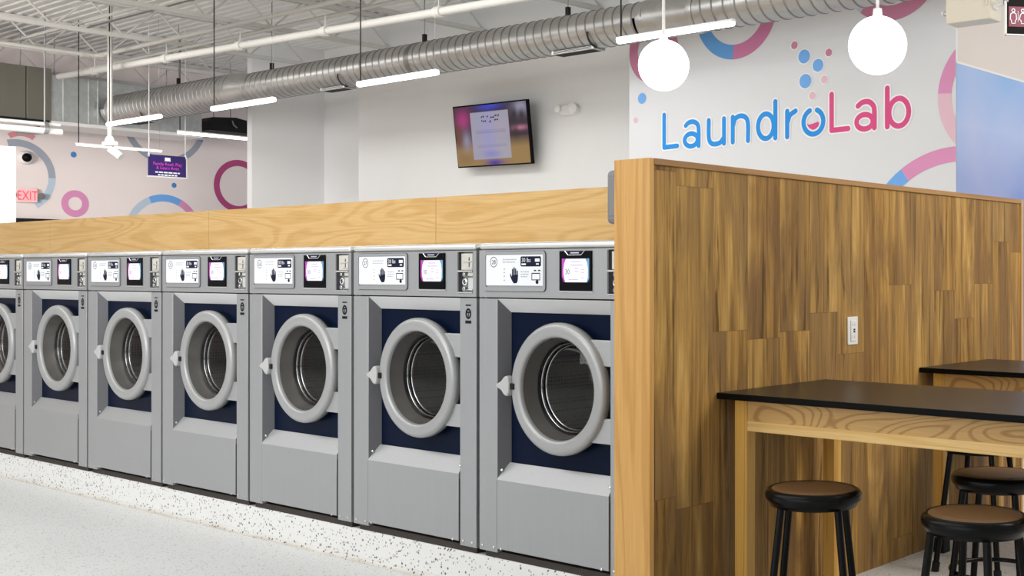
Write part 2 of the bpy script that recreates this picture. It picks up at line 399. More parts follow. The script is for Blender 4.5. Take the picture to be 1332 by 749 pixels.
b = MB(); b.tube([(-17.3, 2.0, 4.405), (-17.3, 7.9, 4.405), (-17.27, 8.02, 4.405), (-17.18, 8.06, 4.405), (-8.5, 8.06, 4.405)], .028, 'pipe', 10)
o = tag(b.build('branch_pipe'), 'white branch pipe below the joists turning a corner near the ceiling pole', 'pipe')
b = MB(); b.tube([(-17.3, 7.83, 4.405), (-17.3, 7.93, 4.405)], .04, 'pipe', 10); b.build('pipe_elbow', o); b = MB(); b.tube([(-17.2, 8.06, 4.405), (-17.08, 8.06, 4.405)], .04, 'pipe', 10); b.build('pipe_elbow', o)
# ================================================================== DUCT WORK
YD, ZD = 8.9, 3.83
dt = thing('spiral_duct', 'large round galvanised spiral duct crossing below the ceiling', 'duct', (0, YD, ZD))
def spiral(x0, x1, r, pitch=.123, seg=44):
    b = MB(); n = int((x1 - x0) / pitch)
    prof = [(0, 0, 'galv'), (.84, 0, 'galv_rib'), (.88, .007, 'galv_rib'), (.95, .007, 'galv_rib'), (1.0, 0, 'galv')]
    i0, i1 = b.mi('galv'), b.mi('galv_rib')
    for k in range(n):
        for (u0, d0, _), (u1, d1, mm) in zip(prof, prof[1:]):
            V = []
            for u, d in ((u0, d0), (u1, d1)):
                V.append([(x0 + pitch * (k + u + j / seg - .5), (r + d) * math.cos(2 * PI * j / seg - PI), (r + d) * math.sin(2 * PI * j / seg - PI)) for j in range(seg + 1)])
            b.grid(V, 'galv' if u0 == 0 else 'galv_rib')
    bmesh.ops.remove_doubles(b.bm, verts=b.bm.verts, dist=1e-4)
    return b
AX = (1, 0, 0)
spiral(-14.85, -7.75, .188).build('spiral_section', dt, flip=True)
spiral(-7.25, -1.5, .188, .132).build('spiral_section', dt)
spiral(-18.5, -15.2, .222, .11).build('large_spiral_section', dt)
b = MB(); b.lathe([(.224, -15.3), (.228, -15.25), (.224, -15.1), (.19, -14.85), (.193, -14.8), (.19, -14.75)], (0, 0, 0), AX, 'galv'); b.build('reducer', dt)
b = MB(); b.lathe([(.193, -7.86), (.197, -7.84), (.197, -7.80), (.190, -7.78), (.190, -7.26), (.197, -7.24), (.197, -7.19), (.193, -7.17)], (0, 0, 0), AX, 'galv'); b.build('coupling', dt)
b = MB(); b.lathe([(.19, -11.4), (.195, -11.38), (.195, -11.33), (.19, -11.31)], (0, 0, 0), AX, 'galv_rib'); b.build('coupling', dt)
for X in (-14.35, -11.25, -8.95, -16.7):
    rr = .19 if X > -15 else .224
    b = MB(); b.tube([(X, 0, rr + .06), (X, 0, ZC - ZD)], .006, 'grey_metal', 6); b.box(X - .02, X + .02, -.02, .02, rr, rr + .09, 'black_matte'); b.build('hanger', dt)
def register(X, L, rr):
    t = MB(); t.box(X - L / 2, X + L / 2, -.085, .085, -rr - .022, -rr + .03, 'galv'); o = t.build('supply_register', dt, bevel=.004)
    g = MB()
    for k in range(5): g.box(X - L / 2 + .03, X + L / 2 - .03, -.065 + k * .027, -.052 + k * .027, -rr - .025, -rr - .02, 'gap')
    for k in range(3): g.box(X - L / 2 + .03, X + L / 2 - .03, -.088, -.084, -rr - .012 + k * .012, -rr - .006 + k * .012, 'gap')
    g.tube([(X + L / 2 + .01, -.19 * math.cos(k / 7 * 1.3), -(rr + .006) * math.sin(.3 + k / 7 * 1.25)) for k in range(8)], .009, 'gap', 6)
    g.build('grille', o)
register(onY(752, 66, YD).x, .60, .185); register(onY(440, 108, YD).x, .5, .185); register(onY(186, 160, YD).x, .55, .222)
# rectangular plenum and cabinet, faces +X
XA = -18.6
t = thing('duct_plenum', 'boxy galvanised plenum joining the left end of the round duct', 'duct box', (XA, 0, 0))
pa = onX(66, 97, XA); pb = onX(66, 157, XA)
b = MB(); b.box(-.7, 0, pa.y, 10.3, pb.z, pa.z, 'galv_box'); b.build('plenum_box', t, bevel=.006)
b = MB()
for px in (83, 116, 128): q = onX(px, 130, XA).y; b.box(-.02, .012, q - .012, q + .012, pb.z, pa.z, 'galv_box')
b.build('standing_seam', t)
b = MB(); b.box(-.72, .02, pa.y, 10.3, pb.z - .05, pb.z, 'white_plastic'); b.build('bottom_flange', t)
for yy in (pa.y + .2, 9.9): b = MB(); b.tube([(-.35, yy, pa.z), (-.35, yy, ZC)], .008, 'grey_metal', 6); b.build('hanger', t)
t = thing('air_handler', 'olive grey air handling cabinet at the top left beside the plenum', 'air handler', (XA, 0, 0))
q = onX(33, 100, XA).y
b = MB(); b.box(-.8, .03, 5.6, q - .006, pb.z + .0, pa.z + .08, 'ahu'); b.box(-.8, .03, q + .006, pa.y - .004, pb.z, pa.z + .08, 'ahu'); b.build('cabinet', t, bevel=.005)
for yy in (6.0, pa.y - .25): b = MB(); b.tube([(-.4, yy, pa.z + .08), (-.4, yy, ZC)], .008, 'grey_metal', 6); b.build('hanger', t)
b = MB(); b.box(-.7, .0, 5.6, pa.y - .02, pb.z - .07, pb.z + .001, 'black_matte'); b.build('bottom_tray', t)

# ================================================================== LIGHT FITTINGS
def strip(p0, p1, label, cable_at=0, m='tube', r=.028, cat='light', top=None):
    """linear LED batten, p0-p1 its two ends"""
    t = thing('linear_light', label, cat, p0, group='slim linear ceiling lights'); d = p1 - p0; dn = d.normalized(); side = Vector((-dn.y, dn.x, 0))
    b = MB(); prof = [(-r * 1.15, .0), (-r * 1.0, -r * .9), (0, -r * 1.25), (r * 1.0, -r * .9), (r * 1.15, .0)]
    b.grid([[p + side * x + Vector((0, 0, z)) for x, z in prof] for p in (Vector(), d)], m, True, (True, True)); b.build('diffuser', t, smooth=60)
    b = MB(); b.grid([[p + side * x + Vector((0, 0, z)) for x, z in ((-r, 0.001), (r, .001), (r * .7, r * .8), (-r * .7, r * .8))] for p in (dn * -.012, d + dn * .012)], 'white_plastic', True, (True, True)); b.build('housing', t, smooth=0)
    for k in (cable_at, 1 - cable_at):
        q = d * (.02 + .96 * k); b = MB(); b.tube([q + Vector((0, 0, r * .7)), (q.x, q.y, top if top and k else ZC - p0.z)], .007 if k == cable_at else .0012, 'black_matte' if k == cable_at else 'grey_metal', 6); b.build('cable', t)
    return t
YL = 7.66
def stripX(x0, y0, x1, label):
    a = onY(x0, y0, YL); c = onY(x1, y0, YL); c.z = a.z; strip(a, c, label)
stripX(805, 52, 953, 'lit white linear light just above the left globe pendant')
stripX(467, 109, 568, 'lit white linear light in front of the duct, above the television side of the washers')
stripX(277, 141, 356, 'lit white linear light in front of the duct left of the recess corner')
stripX(141, 161, 208, 'lit white linear light at the left end of the round duct')
a = onX(232, 171, -17.5); c = a + Vector((0, 1.22, 0)); strip(a, c, 'lit white linear light by the black ceiling unit, pointing into the room')
a = onX(100, 187, -17.5); c = a + Vector((0, 1.20, 0)); strip(a, c, 'thin warm linear light behind the ceiling pole near the hanging sign', m='tube_warm', r=.02, top=.40)
def globe(px, py, label):
    D = .40; Z = F * D / (76 if px > 1000 else 66.3); p = onD(px, py, Z)
    t = thing('globe_pendant', label, 'pendant light', p, group='white globe pendants')
    b = MB(); n = 24; b.lathe([(D / 2 * math.sin(PI * k / n), -D / 2 * math.cos(PI * k / n)) for k in range(n + 1)], (0, 0, 0), (0, 0, 1), 'globe', 48); b.build('globe', t, smooth=80)
    b = MB(); b.lathe([(.0, D / 2 + .05), (.03, D / 2 + .05), (.035, D / 2 - .012), (0, D / 2 - .012)], (0, 0, 0), (0, 0, 1), 'white_plastic', 20); b.build('collar', t)
    b = MB(); b.tube([(0, 0, D / 2 + .03), (0, 0, ZC - p.z)], .012, 'white_plastic', 8); b.build('rod', t)
globe(863.3, 85, 'white glowing globe pendant left, below the linear light')
globe(1141.5, 59, 'white glowing globe pendant right, above the pink letters')

# pole with small ceiling camera
p = onD(143, 187, 16.1)
t = thing('ceiling_pole', 'white ceiling pole carrying a small tilted white camera', 'ceiling pole', (p.x, p.y, 0))
b = MB(); b.tube([(0, 0, p.z), (0, 0, ZC)], .032, 'pipe', 12); b.build('pole', t)
b = MB(); b.box(-.10, .10, -.06, .06, p.z - .03, p.z + .03, 'white_plastic'); b.lathe([(0, p.z + .03), (.07, p.z + .03), (.05, p.z + .08), (.034, p.z + .10)], (0, 0, 0), (0, 0, 1), 'white_plastic', 16); b.build('mount_plate', t, bevel=.006)
b = MB(); b.tube([(0, 0, p.z - .02), (.03, 0, p.z - .08), (.07, .01, p.z - .1)], .018, 'white_plastic', 8); h = Vector((.09, .02, p.z - .12))
b.tube([h + Vector((-.06, -.03, .05)), h + Vector((.07, .05, -.06))], .052, 'white_plastic', 14); b.build('camera_head', t)

# double tube fixture at the left edge
p = onX(75, 171, -17.5)
t = thing('tube_fixture', 'pale twin tube light with chrome clamps at the upper left edge', 'light', (p.x, 0, p.z))
b = MB(); b.box(-.10, .08, 5.4, p.y - .25, .05, .10, 'white_plastic'); b.build('housing', t, bevel=.004)
for dz, r, ye in ((.075, .022, -.02), (-.02, .045, 0)):
    b = MB(); b.tube([(.12, 5.4, dz), (.12, p.y + ye, dz)], r, 'white_plastic', 12); b.build('tube', t)
for yy in (p.y - .22, 5.9): b = MB(); b.tube([(.12, yy - .03, .02), (.12, yy + .03, .02)], .085, 'chrome', 16); b.tube([(.12, yy, .08), (.12, yy, ZC - p.z)], .012, 'grey_metal', 6); b.build('clamp', t)
b = MB(); b.prism([(.05, p.y - .55, -.10), (.05, p.y - .12, -.05), (.05, p.y - .12, -.02), (.05, p.y - .55, -.06)], (.05, 0, 0), 'grey_metal'); b.build('bracket', t)

# black unit by the return wall
p = onX(265, 153, -19); q = onX(265, 170, -19)
b = MB(); b.prism([(-19.3, p.y, q.z), (-19.3, p.y, p.z - .06), (-19.3, p.y + .05, p.z), (-19.3, p.y + .45, p.z + .03), (-19.3, p.y + .95, p.z - .05), (-19.3, p.y + .95, q.z)], (.5, 0, 0), 'black_matte')
o = tag(b.build('ceiling_unit', smooth=0), 'matte black hanging unit just left of the white return wall', 'ceiling unit')
b = MB()
for yy in (p.y + .2, p.y + .5, p.y + .8): b.tube([(-19.05, yy, p.z - .02), (-19.05, yy, ZC)], .006, 'grey_metal', 6)
b.tube([(-18.79, p.y + .38, p.z - .03), (-18.78, p.y + .40, p.z - .1), (-18.78, p.y + .46, p.z - .14)], .012, 'grey_metal', 6)
b.build('hanger', o)

# ================================================================== WALL GRAPHICS
def arc(b, plane, ctr, r0, r1, a0, a1, m, off, clip=None):
    """part of a flat ring on a wall plane; angles in degrees, ctr=(along,z); clip=(lo,hi along, zlo, zhi)"""
    n = max(6, int(abs(a1 - a0) / 4)); i = b.mi(m)
    tmp = bmesh.new(); rows = []
    for k in range(n + 1):
        t = math.radians(a0 + (a1 - a0) * k / n)
        rows.append([tmp.verts.new((ctr[0] + r * math.cos(t), 0, ctr[1] + r * math.sin(t))) for r in ((r0, r1) if r0 > 0 else (r1 * .0005, r1))])
    for p, q in zip(rows, rows[1:]): tmp.faces.new((p[0], p[1], q[1], q[0]))
    if clip:
        for co, no in (((clip[0], 0, 0), (-1, 0, 0)), ((clip[1], 0, 0), (1, 0, 0)), ((0, 0, clip[2]), (0, 0, -1)), ((0, 0, clip[3]), (0, 0, 1))):
            g = tmp.verts[:] + tmp.edges[:] + tmp.faces[:]
            bmesh.ops.bisect_plane(tmp, geom=g, plane_co=co, plane_no=no, clear_outer=True)
    axis, val = plane
    for f in tmp.faces:
        pts = [((v.co.x, val + off, v.co.z) if axis == 'Y' else (val + off, v.co.x, v.co.z)) for v in f.verts]
        b.poly(pts, m)
    tmp.free()
YM = 9.6; PM = ('Y', YM)
def pm(px, py): q = onY(px, py, YM); return (q.x, q.z)
def rm(px, dy): return dy / F * (YM / (s_ * (px - CX) / F + c_))
CL = (-8.738, -4.925, 1.0, 4.85)
mural = thing('wall_mural', 'large pink and blue rings and dots printed on the white lettered wall', 'wall mural', (0, 0, 0))
def mring(segs, px, py, ro, ri, name='ring'):
    c = pm(px, py); b = MB()
    for a0, a1, m in segs: arc(b, PM, c, rm(px, ri), rm(px, ro), a0, a1, m, -.003, CL)
    if len(b.bm.faces): b.build(name, mural, smooth=0)
mring([(0, 360, 'i_mauve')], 850, 66, 42, 27)
mring([(170, 266, 'i_blue3'), (266, 380, 'i_deep')], 957, 10, 67, 48)
mring([(150, 232, 'i_paleblue'), (232, 380, 'i_mauve')], 1160, -50, 77, 57)
mring([(90, 176, 'i_pink'), (176, 270, 'i_pale')], 1300, 120, 89, 69)
mring([(60, 124, 'i_pink'), (124, 190, 'i_blue')], 1246, 340, 150, 130)
for px, py, r, m in ((835.3, 128, 7, 'i_blue'), (827, 156.5, 3.6, 'i_pale')):
    b = MB(); arc(b, PM, pm(px, py), 0, rm(px, r), 0, 360, m, -.003); b.build('dot', mural, smooth=0)

# ---- lettering: rounded strokes on the mural wall
word = thing('wall_lettering', 'blue and pink rounded company wordmark with bubbles on the white wall', 'wall lettering', (0, 0, 0))
def spline(pts, n=8):
    if len(pts) < 3: return [Vector(p) for p in pts]
    P = [Vector(p) for p in pts]; P = [2 * P[0] - P[1]] + P + [2 * P[-1] - P[-2]]; out = []
    for i in range(1, len(P) - 2):
        for k in range(n):
            t = k / n; a, b2, c2, d = P[i - 1], P[i], P[i + 1], P[i + 2]
            out.append(.5 * ((2 * b2) + (c2 - a) * t + (2 * a - 5 * b2 + 4 * c2 - d) * t * t + (3 * b2 - a - 3 * c2 + d) * t ** 3))
    return out + [P[-2]]
_so = [0]
def stroke(b, pts, w, m, off0):
    P = [Vector(p) for p in pts]; h = w / 2
    _so[0] = (_so[0] + 1) % 5; off = off0 - .0002 * _so[0]
    def disc(p, e):
        b.poly([(p.x + h * math.cos(2 * PI * k / 18), YM + off - e, p.y + h * math.sin(2 * PI * k / 18)) for k in range(18)], m)
    disc(P[0], .00005); disc(P[-1], .0001)
    L, R = [], []
    for i, p in enumerate(P):
        t = (P[min(i + 1, len(P) - 1)] - P[max(i - 1, 0)]).normalized(); n = Vector((-t.y, t.x))
        L.append(p + n * h); R.append(p - n * h)
    for i in range(len(P) - 1):
        b.poly([(v.x, YM + off, v.y) for v in (L[i], L[i + 1], R[i + 1], R[i])], m)
def A(ox, oy):
    return lambda *pts: [Vector(pm(ox + x / 5, oy + y / 5)) for x, y in pts]
A1, A2 = A(840, 100), A(1000, 40)
def ell(fn, cx, cy, rx, ry, a0=0, a1=360, n=36):
    # py falls by perspective slope across the ellipse: keep it a true circle-like shape on the wall
    c = fn((cx, cy))[0]; ex = (fn((cx + rx, cy))[0] - fn((cx - rx, cy))[0]).x / 2; ez = abs(fn((cx, cy + ry))[0].y - fn((cx, cy - ry))[0].y) / 2
    return [Vector((c.x + ex * math.cos(math.radians(a0 + (a1 - a0) * k / n)), c.y + ez * math.sin(math.radians(a0 + (a1 - a0) * k / n)))) for k in range(n + 1)]
SW = .049
letters = [
 ('i_cyan', [A1((122, 248), (122, 459)), A1((122, 459), (207, 449))]),
 ('i_cyan', [spline(A1((262, 317), (282, 298), (312, 292), (338, 308), (346, 345), (346, 448))), ell(A1, 297, 410, 42, 41)]),
 ('i_cyan', [spline(A1((412, 283), (412, 385), (422, 425), (448, 437), (484, 428), (508, 398))), A1((511, 272), (511, 432))]),
 ('i_cyan', [A1((568, 262), (568, 424)), spline(A1((570, 318), (585, 272), (618, 254), (652, 264), (667, 305), (667, 414)))]),
 ('i_cyan', [A1((845, 161), (845, 397)), ell(A1, 783, 321, 51, 80)]),
 ('i_cyan', [A1((922, 224), (922, 390)), spline(A1((926, 292), (940, 250), (976, 222)))]),
 ('i_cyan', [ell(A2, 292, 592, 64, 80, 112, 428)]),
 ('i_mag', [A2((411, 414), (411, 648)), A2((411, 648), (518, 636))]),
 ('i_mag', [spline(A2((582, 490), (612, 466), (652, 462), (682, 488), (689, 530), (689, 630))), ell(A2, 626, 592, 53, 47)]),
 ('i_mag', [A2((773, 374), (773, 624)), ell(A2, 848, 530, 64, 90)]),
]
for m, ss in letters:
    b = MB()
    for s in ss: stroke(b, s, SW, m, -.006)
    for s in ss: stroke(b, s, SW + .03, 'i_white', -.004)
    for f in b.bm.faces:
        f.normal_update()
        if f.normal.y > 0: f.normal_flip()
    b.build('letter', word, smooth=0, flip=False)
b = MB(); P = A2((250, 602), (262, 612), (285, 606), (322, 591), (329, 600), (324, 620), (305, 638), (288, 644), (268, 634), (256, 618))
b.poly([(p.x, YM - .007, p.y) for p in P], 'i_mag'); b.build('flask_liquid', word, smooth=0)
for x, y, r, m in ((169, 95, 5.0, 'i_mauve'), (232, 168, 9, 'i_blue'), (392, 142, 5, 'i_mauve'), (322, 225, 8.3, 'i_blue'), (240, 328, 9.3, 'i_blue'), (363, 317, 5, 'i_pale'), (286, 422, 5, 'i_pale')):
    px, py = 1000 + x / 5, 40 + y / 5; b = MB(); arc(b, PM, pm(px, py), 0, rm(px, r), 0, 360, m, -.006); arc(b, PM, pm(px, py), 0, rm(px, r + 1.4), 0, 360, 'i_white', -.004); b.build('bubble', word, smooth=0)

# ---- far wall rings
PE = ('X', -20.0)
def pe(px, py): q = onX(px, py, -20); return (q.y, q.z)
def re(px, dy): return dy / F * (20 / (s_ - c_ * (px - CX) / F))
top_e = lambda px: 173 + (px - 162) * .095
mural_e = thing('wall_mural', 'scattered blue and pink rings printed on the far wall with the EXIT sign', 'wall mural', (0, 0, 0))
def ering(segs, px, py, ro, ri, clip=None):
    c = pe(px, py); b = MB()
    for a0, a1, m in segs: arc(b, PE, c, re(px, ri), re(px, ro), a0, a1, m, .004, clip)
    b.build('ring', mural_e, smooth=0)
zt = pe(215, 178)[1]
ering([(0, 105, 'i_greyblue'), (-58, 0, 'i_paleblue')], 22, 229, 48, 39)
ering([(0, 360, 'i_pink')], 97.7, 264.8, 17.4, 8.7)
ering([(150, 205, 'i_mauve'), (205, 335, 'i_greyblue'), (335, 400, 'i_blue2')], 215, 157, 56, 48, (0, 20, 0, zt))
ering([(28, 62, 'i_pink'), (62, 113, 'i_blue'), (113, 170, 'i_paleblue')], 213, 304, 51, 42)
ering([(0, 360, 'i_rasp')], 310, 242, 34, 26)
ering([(55, 125, 'i_coral')], 28, 200, 30, 23)
for px, py, r, m in ((95.6, 201, 3.7, 'i_blue2'), (226.3, 241, 3.3, 'i_blue2')):
    b = MB(); arc(b, PE, pe(px, py), 0, re(px, r), 0, 360, m, .004); b.build('dot', mural_e, smooth=0)
# ---- blue print on the right wall
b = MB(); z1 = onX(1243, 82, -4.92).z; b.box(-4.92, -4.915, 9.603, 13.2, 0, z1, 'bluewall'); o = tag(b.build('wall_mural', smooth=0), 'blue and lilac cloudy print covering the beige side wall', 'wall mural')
b = MB(); b.box(-4.92, -4.912, 9.603, 13.2, z1, z1 + .02, 'white_plastic'); b.build('border_trim', o, smooth=0)

# ================================================================== FIXTURES ON THE WALLS
# television
p = onY(640.5, 175, 10.17); TWd, THt = 1.36, .775
tv = thing('television', 'wall mounted flat television tilted down on the white wall', 'television', p, (math.radians(7.5), math.radians(.8), 0))
b = MB(); b.box(-TWd / 2, TWd / 2, -.02, .03, -THt / 2, THt / 2, 'black_plastic'); b.box(-.4, .4, .03, .07, -.25, .25, 'black_plastic'); b.build('tv_body', tv, bevel=.006)
b = MB(); b.box(-.12, .12, .065, .11, -.12, .12, 'black_matte'); b.tube([(0, .10, 0), (0, .21, .0)], .03, 'black_matte', 8); b.box(-.16, .16, .19, .215, -.16, .16, 'black_matte'); b.build('wall_bracket', tv)
def tvcol(u, v):
    # u right, v up, 0..1: a blurred room with people and a paper sheet across it
    def g(cu, cv, su, sv): return math.exp(-((u - cu) / su) ** 2 - ((v - cv) / sv) ** 2)
    floor = (.45, .28, .10); dark = (.045, .02, .04)
    t = min(1, max(0, (.47 - v) / .2)); col = [d * (1 - t) + f * t for d, f in zip(dark, floor)]
    def add(w, c2):
        for i in range(3): col[i] = col[i] * (1 - w) + c2[i] * w
    add(min(1, g(.12, .78, .10, .16)), (.55, .03, .25)); add(min(1, .9 * g(.15, .42, .07, .16)), (.40, .36, .50)); add(.9 * g(.05, .5, .05, .2), (.22, .07, .03))
    add(.9 * g(.5, .98, .16, .07), (.05, .08, .8)); add(min(1, g(.92, .90, .10, .12)), (.50, .50, .68))
    add(.95 * g(.83, .80, .05, .13), (.02, .015, .03)); add(.95 * g(.93, .78, .05, .12), (.03, .015, .02)); add(.8 * g(.90, .58, .1, .04), (.75, .28, .42)); add(.8 * g(.84, .52, .03, .1), (.03, .02, .02))
    add(.9 * g(.52, .03, .12, .06), (.04, .02, .5)); add(.7 * g(.12, .12, .12, .1), (.35, .2, .07))
    lo, hi = .23 + .0 * v, .755
    if lo < u < hi and .10 < v < .89:
        s = (.50, .48, .62)
        col = [a * .10 + c2 * .95 for a, c2 in zip(col, s)]
        add(.55 * g(.47, .5, .10, .45), (.42, .42, .95)); add(.45 * g(.62, .62, .14, .2), (.62, .5, .58)); add(.3 * g(.66, .2, .14, .2), (.62, .60, .60))
        add(.5 * g(.49, .18, .12, .06), (.22, .22, .8))
        for vv in (.545, .575, .33, .30): 
            if .30 < u < .70 and abs(v - vv) < .009: add(.35, (.2, .17, .4))
    return col
nu, nv = 132, 76; me = bpy.data.meshes.new('screen'); vs, fs = [], []; sw, sh = TWd - .03, THt - .035
for j in range(nv + 1):
    for i in range(nu + 1): vs.append((-sw / 2 + sw * i / nu, -.0215, -sh / 2 + sh * j / nv))
for j in range(nv):
    for i in range(nu): q = j * (nu + 1) + i; fs.append((q, q + 1, q + nu + 2, q + nu + 1))
me.from_pydata(vs, [], fs); ca = me.color_attributes.new('Col', 'FLOAT_COLOR', 'POINT')
for j in range(nv + 1):
    for i in range(nu + 1): ca.data[j * (nu + 1) + i].color = (*tvcol(i / nu, j / nv), 1)
me.materials.append(M['tv_image']); o = bpy.data.objects.new('screen', me); C.objects.link(o); o.parent = tv
b = MB(); rr = random.Random(3)
for row, vv in ((0, .80), (1, .73)):
    u = .39
    while u < .66:
        L = rr.uniform(.012, .03); a = rr.uniform(-.8, .8)
        if rr.random() < .72:
            cx, cz = (u - .5) * sw, (vv - .5 + rr.uniform(-.015, .015)) * sh; dx, dz = L * sw * math.cos(a) / 2, L * sw * math.sin(a) / 2
            n = Vector((-math.sin(a), 0, math.cos(a))) * .008
            b.poly([Vector((cx - dx, -.023, cz - dz)) - n, Vector((cx + dx, -.023, cz + dz)) - n, Vector((cx + dx, -.023, cz + dz)) + n, Vector((cx - dx, -.023, cz - dz)) + n], 'ink_navy')
        u += L + .008
b.build('screen_heading', tv, smooth=0)
# emergency light
p = onY(742, 143.5, 10.4)
t = thing('emergency_light', 'white twin head emergency light on the wall right of the television', 'emergency light', p)
b = MB(); n = 28; b.prism([(.17 * math.copysign(abs(math.cos(2 * PI * k / n)) ** .8, math.cos(2 * PI * k / n)), .003, .062 * math.copysign(abs(math.sin(2 * PI * k / n)) ** .8, math.sin(2 * PI * k / n))) for k in range(n)], (0, -.063, 0), 'white_plastic'); b.build('housing', t, bevel=.012)
for dx, r, dz in ((-.14, .045, .022), (.11, .062, .012)):
    b = MB(); b.lathe([(.6 * r, -.03), (r, .0), (r, .05), (.8 * r, .055)], (dx, -.06, dz), (.35, -1, -.1), 'white_plastic', 20); b.lathe([(.85 * r, .05), (.4 * r, .06), (0, .062)], (dx, -.06, dz), (.35, -1, -.1), 'white_plastic', 20); b.build('lamp_head', t)
# EXIT sign
p = onX(32, 254, -20)
t = thing('exit_sign', 'glowing red EXIT sign on the far left wall', 'exit sign', p)
b = MB(); b.box(0, .07, -.165, .165, -.11, .11, 'white_plastic'); b.build('housing', t, bevel=.01)
b = MB(); b.box(.07, .074, -.13, .15, -.095, .095, 'exit_face'); b.build('face_panel', t, smooth=0)
b = MB(); b.text('EXIT', .205, (.076, .01, -.075), (0, 1, 0), (0, 0, 1), 'exit_red', 'CENTER', .72); b.build('letters', t, smooth=0)
for yy in (-.20, .215): b = MB(); b.tube([(.03, yy * .8, .0), (.05, yy, .0)], .02, 'white_plastic', 8); b.lathe([(.03, -.02), (.052, .03), (.05, .045), (0, .05)], (.05, yy, 0), (1, 0, -.2), 'grey_metal', 14); b.build('lamp_head', t)
# dome camera
p = onX(32, 205, -20)
t = thing('security_camera', 'white wall camera with black lens on the far left wall above the EXIT sign', 'security camera', p)
b = MB(); b.lathe([(0, 0), (.11, 0), (.105, .05), (.085, .09), (.06, .115)], (0, 0, 0), (1, 0, 0), 'white_plastic', 24); b.build('housing', t)
b = MB(); b.lathe([(.07, .09), (.065, .13), (.04, .16), (0, .17)], (0.0, -.0, .0), (1, -.1, -.05), 'black_plastic', 20); b.build('lens', t)
# hanging sign
p = onX(217.5, 216, -17.0)
t = thing('hanging_sign', 'purple hanging sign with pink and white writing near the far wall', 'sign', p)
sw2, sh2 = .55, .30
b = MB(); b.box(-.012, .012, -sw2 / 2, sw2 / 2, -sh2 / 2, sh2 / 2, 'purple') if False else None
M['purple'] = plain('deep_purple_sign', (.035, .017, .15), .4); M['sign_pink'] = plain('sign_pink', (.75, .06, .62), .4, emit=(.8, .05, .65), es=.25, var=0); M['sign_white'] = plain('sign_white', (.85, .85, .9), .4, emit=(1, 1, 1), es=.2, var=0)
b = MB(); b.box(-.012, .012, -sw2 / 2, sw2 / 2, -sh2 / 2, sh2 / 2, 'purple'); b.build('sign_board', t, smooth=0)
b = MB(); b.box(-.014, .016, -sw2 / 2 - .008, sw2 / 2 + .012, -sh2 / 2 - .02, -sh2 / 2, 'white_plastic'); b.box(-.014, .016, sw2 / 2, sw2 / 2 + .014, -sh2 / 2, sh2 / 2, 'white_plastic'); b.build('sign_frame', t, smooth=0)
b = MB()
for yy in (-sw2 / 2 + .01, sw2 / 2 - .006): b.tube([(0, yy, sh2 / 2 - .02), (0, yy, ZC - p.z)], .005, 'white_plastic', 6); b.tube([(0, yy, sh2 / 2 - .03), (0, yy, sh2 / 2 + .02)], .014, 'white_plastic', 8)
b.build('hanging_wire', t)
b = MB(); u, v = (0, 1, 0), (0, 0, 1)
b.text('Family Read, Play', .061, (.0135, 0, .006), u, v, 'sign_pink', 'CENTER'); b.text('& Learn Area', .061, (.0135, 0, -.05), u, v, 'sign_pink', 'CENTER')
b.build('pink_lettering', t, smooth=0)
b = MB()
for zz, w in ((-.095, .36), (-.132, .28)):
    rr = random.Random(int(w * 100)); yy = -w / 2
    while yy < w / 2: L = rr.uniform(.03, .06); b.box(.012, .0135, yy, min(yy + L, w / 2), zz - .009, zz + .009, 'sign_white'); yy += L + .012
b.box(.012, .0135, -.04, .04, .07, .118, 'sign_white'); b.prism([(.012, -.048, .068), (.012, .048, .068), (.012, .036, .085), (.012, -.036, .085)], (.0016, 0, 0), 'sign_white')
b.build('white_lettering', t, smooth=0)
# cream wall speaker, top right
p = onY(1230, 31.5, 8.6)
t = thing('wall_speaker', 'cream boxy loudspeaker in a bracket at the top right', 'speaker', p)
b = MB(); b.box(0, .375, 0, .2, 0, .42, 'cream_plastic'); b.build('speaker_box', t, bevel=.008)
b = MB(); b.box(.345, .36, -.012, .0, .1, .42, 'cream_plastic'); b.build('front_rib', t)
b = MB(); b.tube([(.375, .08, .1), (.47, .08, .12)], .014, 'white_plastic', 10); b.tube([(.375, .08, .1), (.40, .08, .1)], .03, 'white_plastic', 10); b.tube([(.47, .08, .12), (.47, .12, .6), (.47, 1.0, .62)], .014, 'white_plastic', 10); b.lathe([(0, -.01), (.03, -.01), (.03, .02), (0, .02)], (.47, .08, .12), (1, 0, 0), 'grey_metal', 12)
b.tube([(0, .08, .1), (-.06, .08, .1)], .012, 'white_plastic', 10); b.lathe([(0, 0), (.022, 0), (.022, .02), (0, .02)], (-.05, .08, .1), (-1, 0, 0), 'white_plastic', 12)
b.build('bracket', t)
# restroom sign
p = onD(1307, 46, 7.0); ang = math.atan2(4.663, 4.353)
t = thing('restroom_sign', 'black hanging restroom sign with white figures on a magenta square', 'sign', p, (0, 0, ang))
M['sign_mag'] = plain('sign_magenta', (.20, .006, .055), .4, var=0)
b = MB(); b.box(.007, .30, -.008, .008, .006, .30, 'black_plastic'); b.build('sign_board', t, smooth=0)
b = MB(); b.box(0, .008, -.01, .01, 0, .2, 'white_plastic'); b.box(.0, .30, -.01, .01, 0, .008, 'white_plastic'); b.build('sign_frame', t, smooth=0)
b = MB(); b.box(.005, .017, -.013, .013, .19, .30, 'grey_metal'); b.tube([(.01, 0, .29), (.01, 0, ZC - p.z)], .004, 'white_plastic', 6); b.tube([(.29, 0, .29), (.29, 0, ZC - p.z)], .004, 'white_plastic', 6); b.build('hanging_wire', t)
b = MB(); b.box(.02, .135, -.010, -.008, .05, .165, 'sign_mag'); b.build('magenta_panel', t, smooth=0)
b = MB()
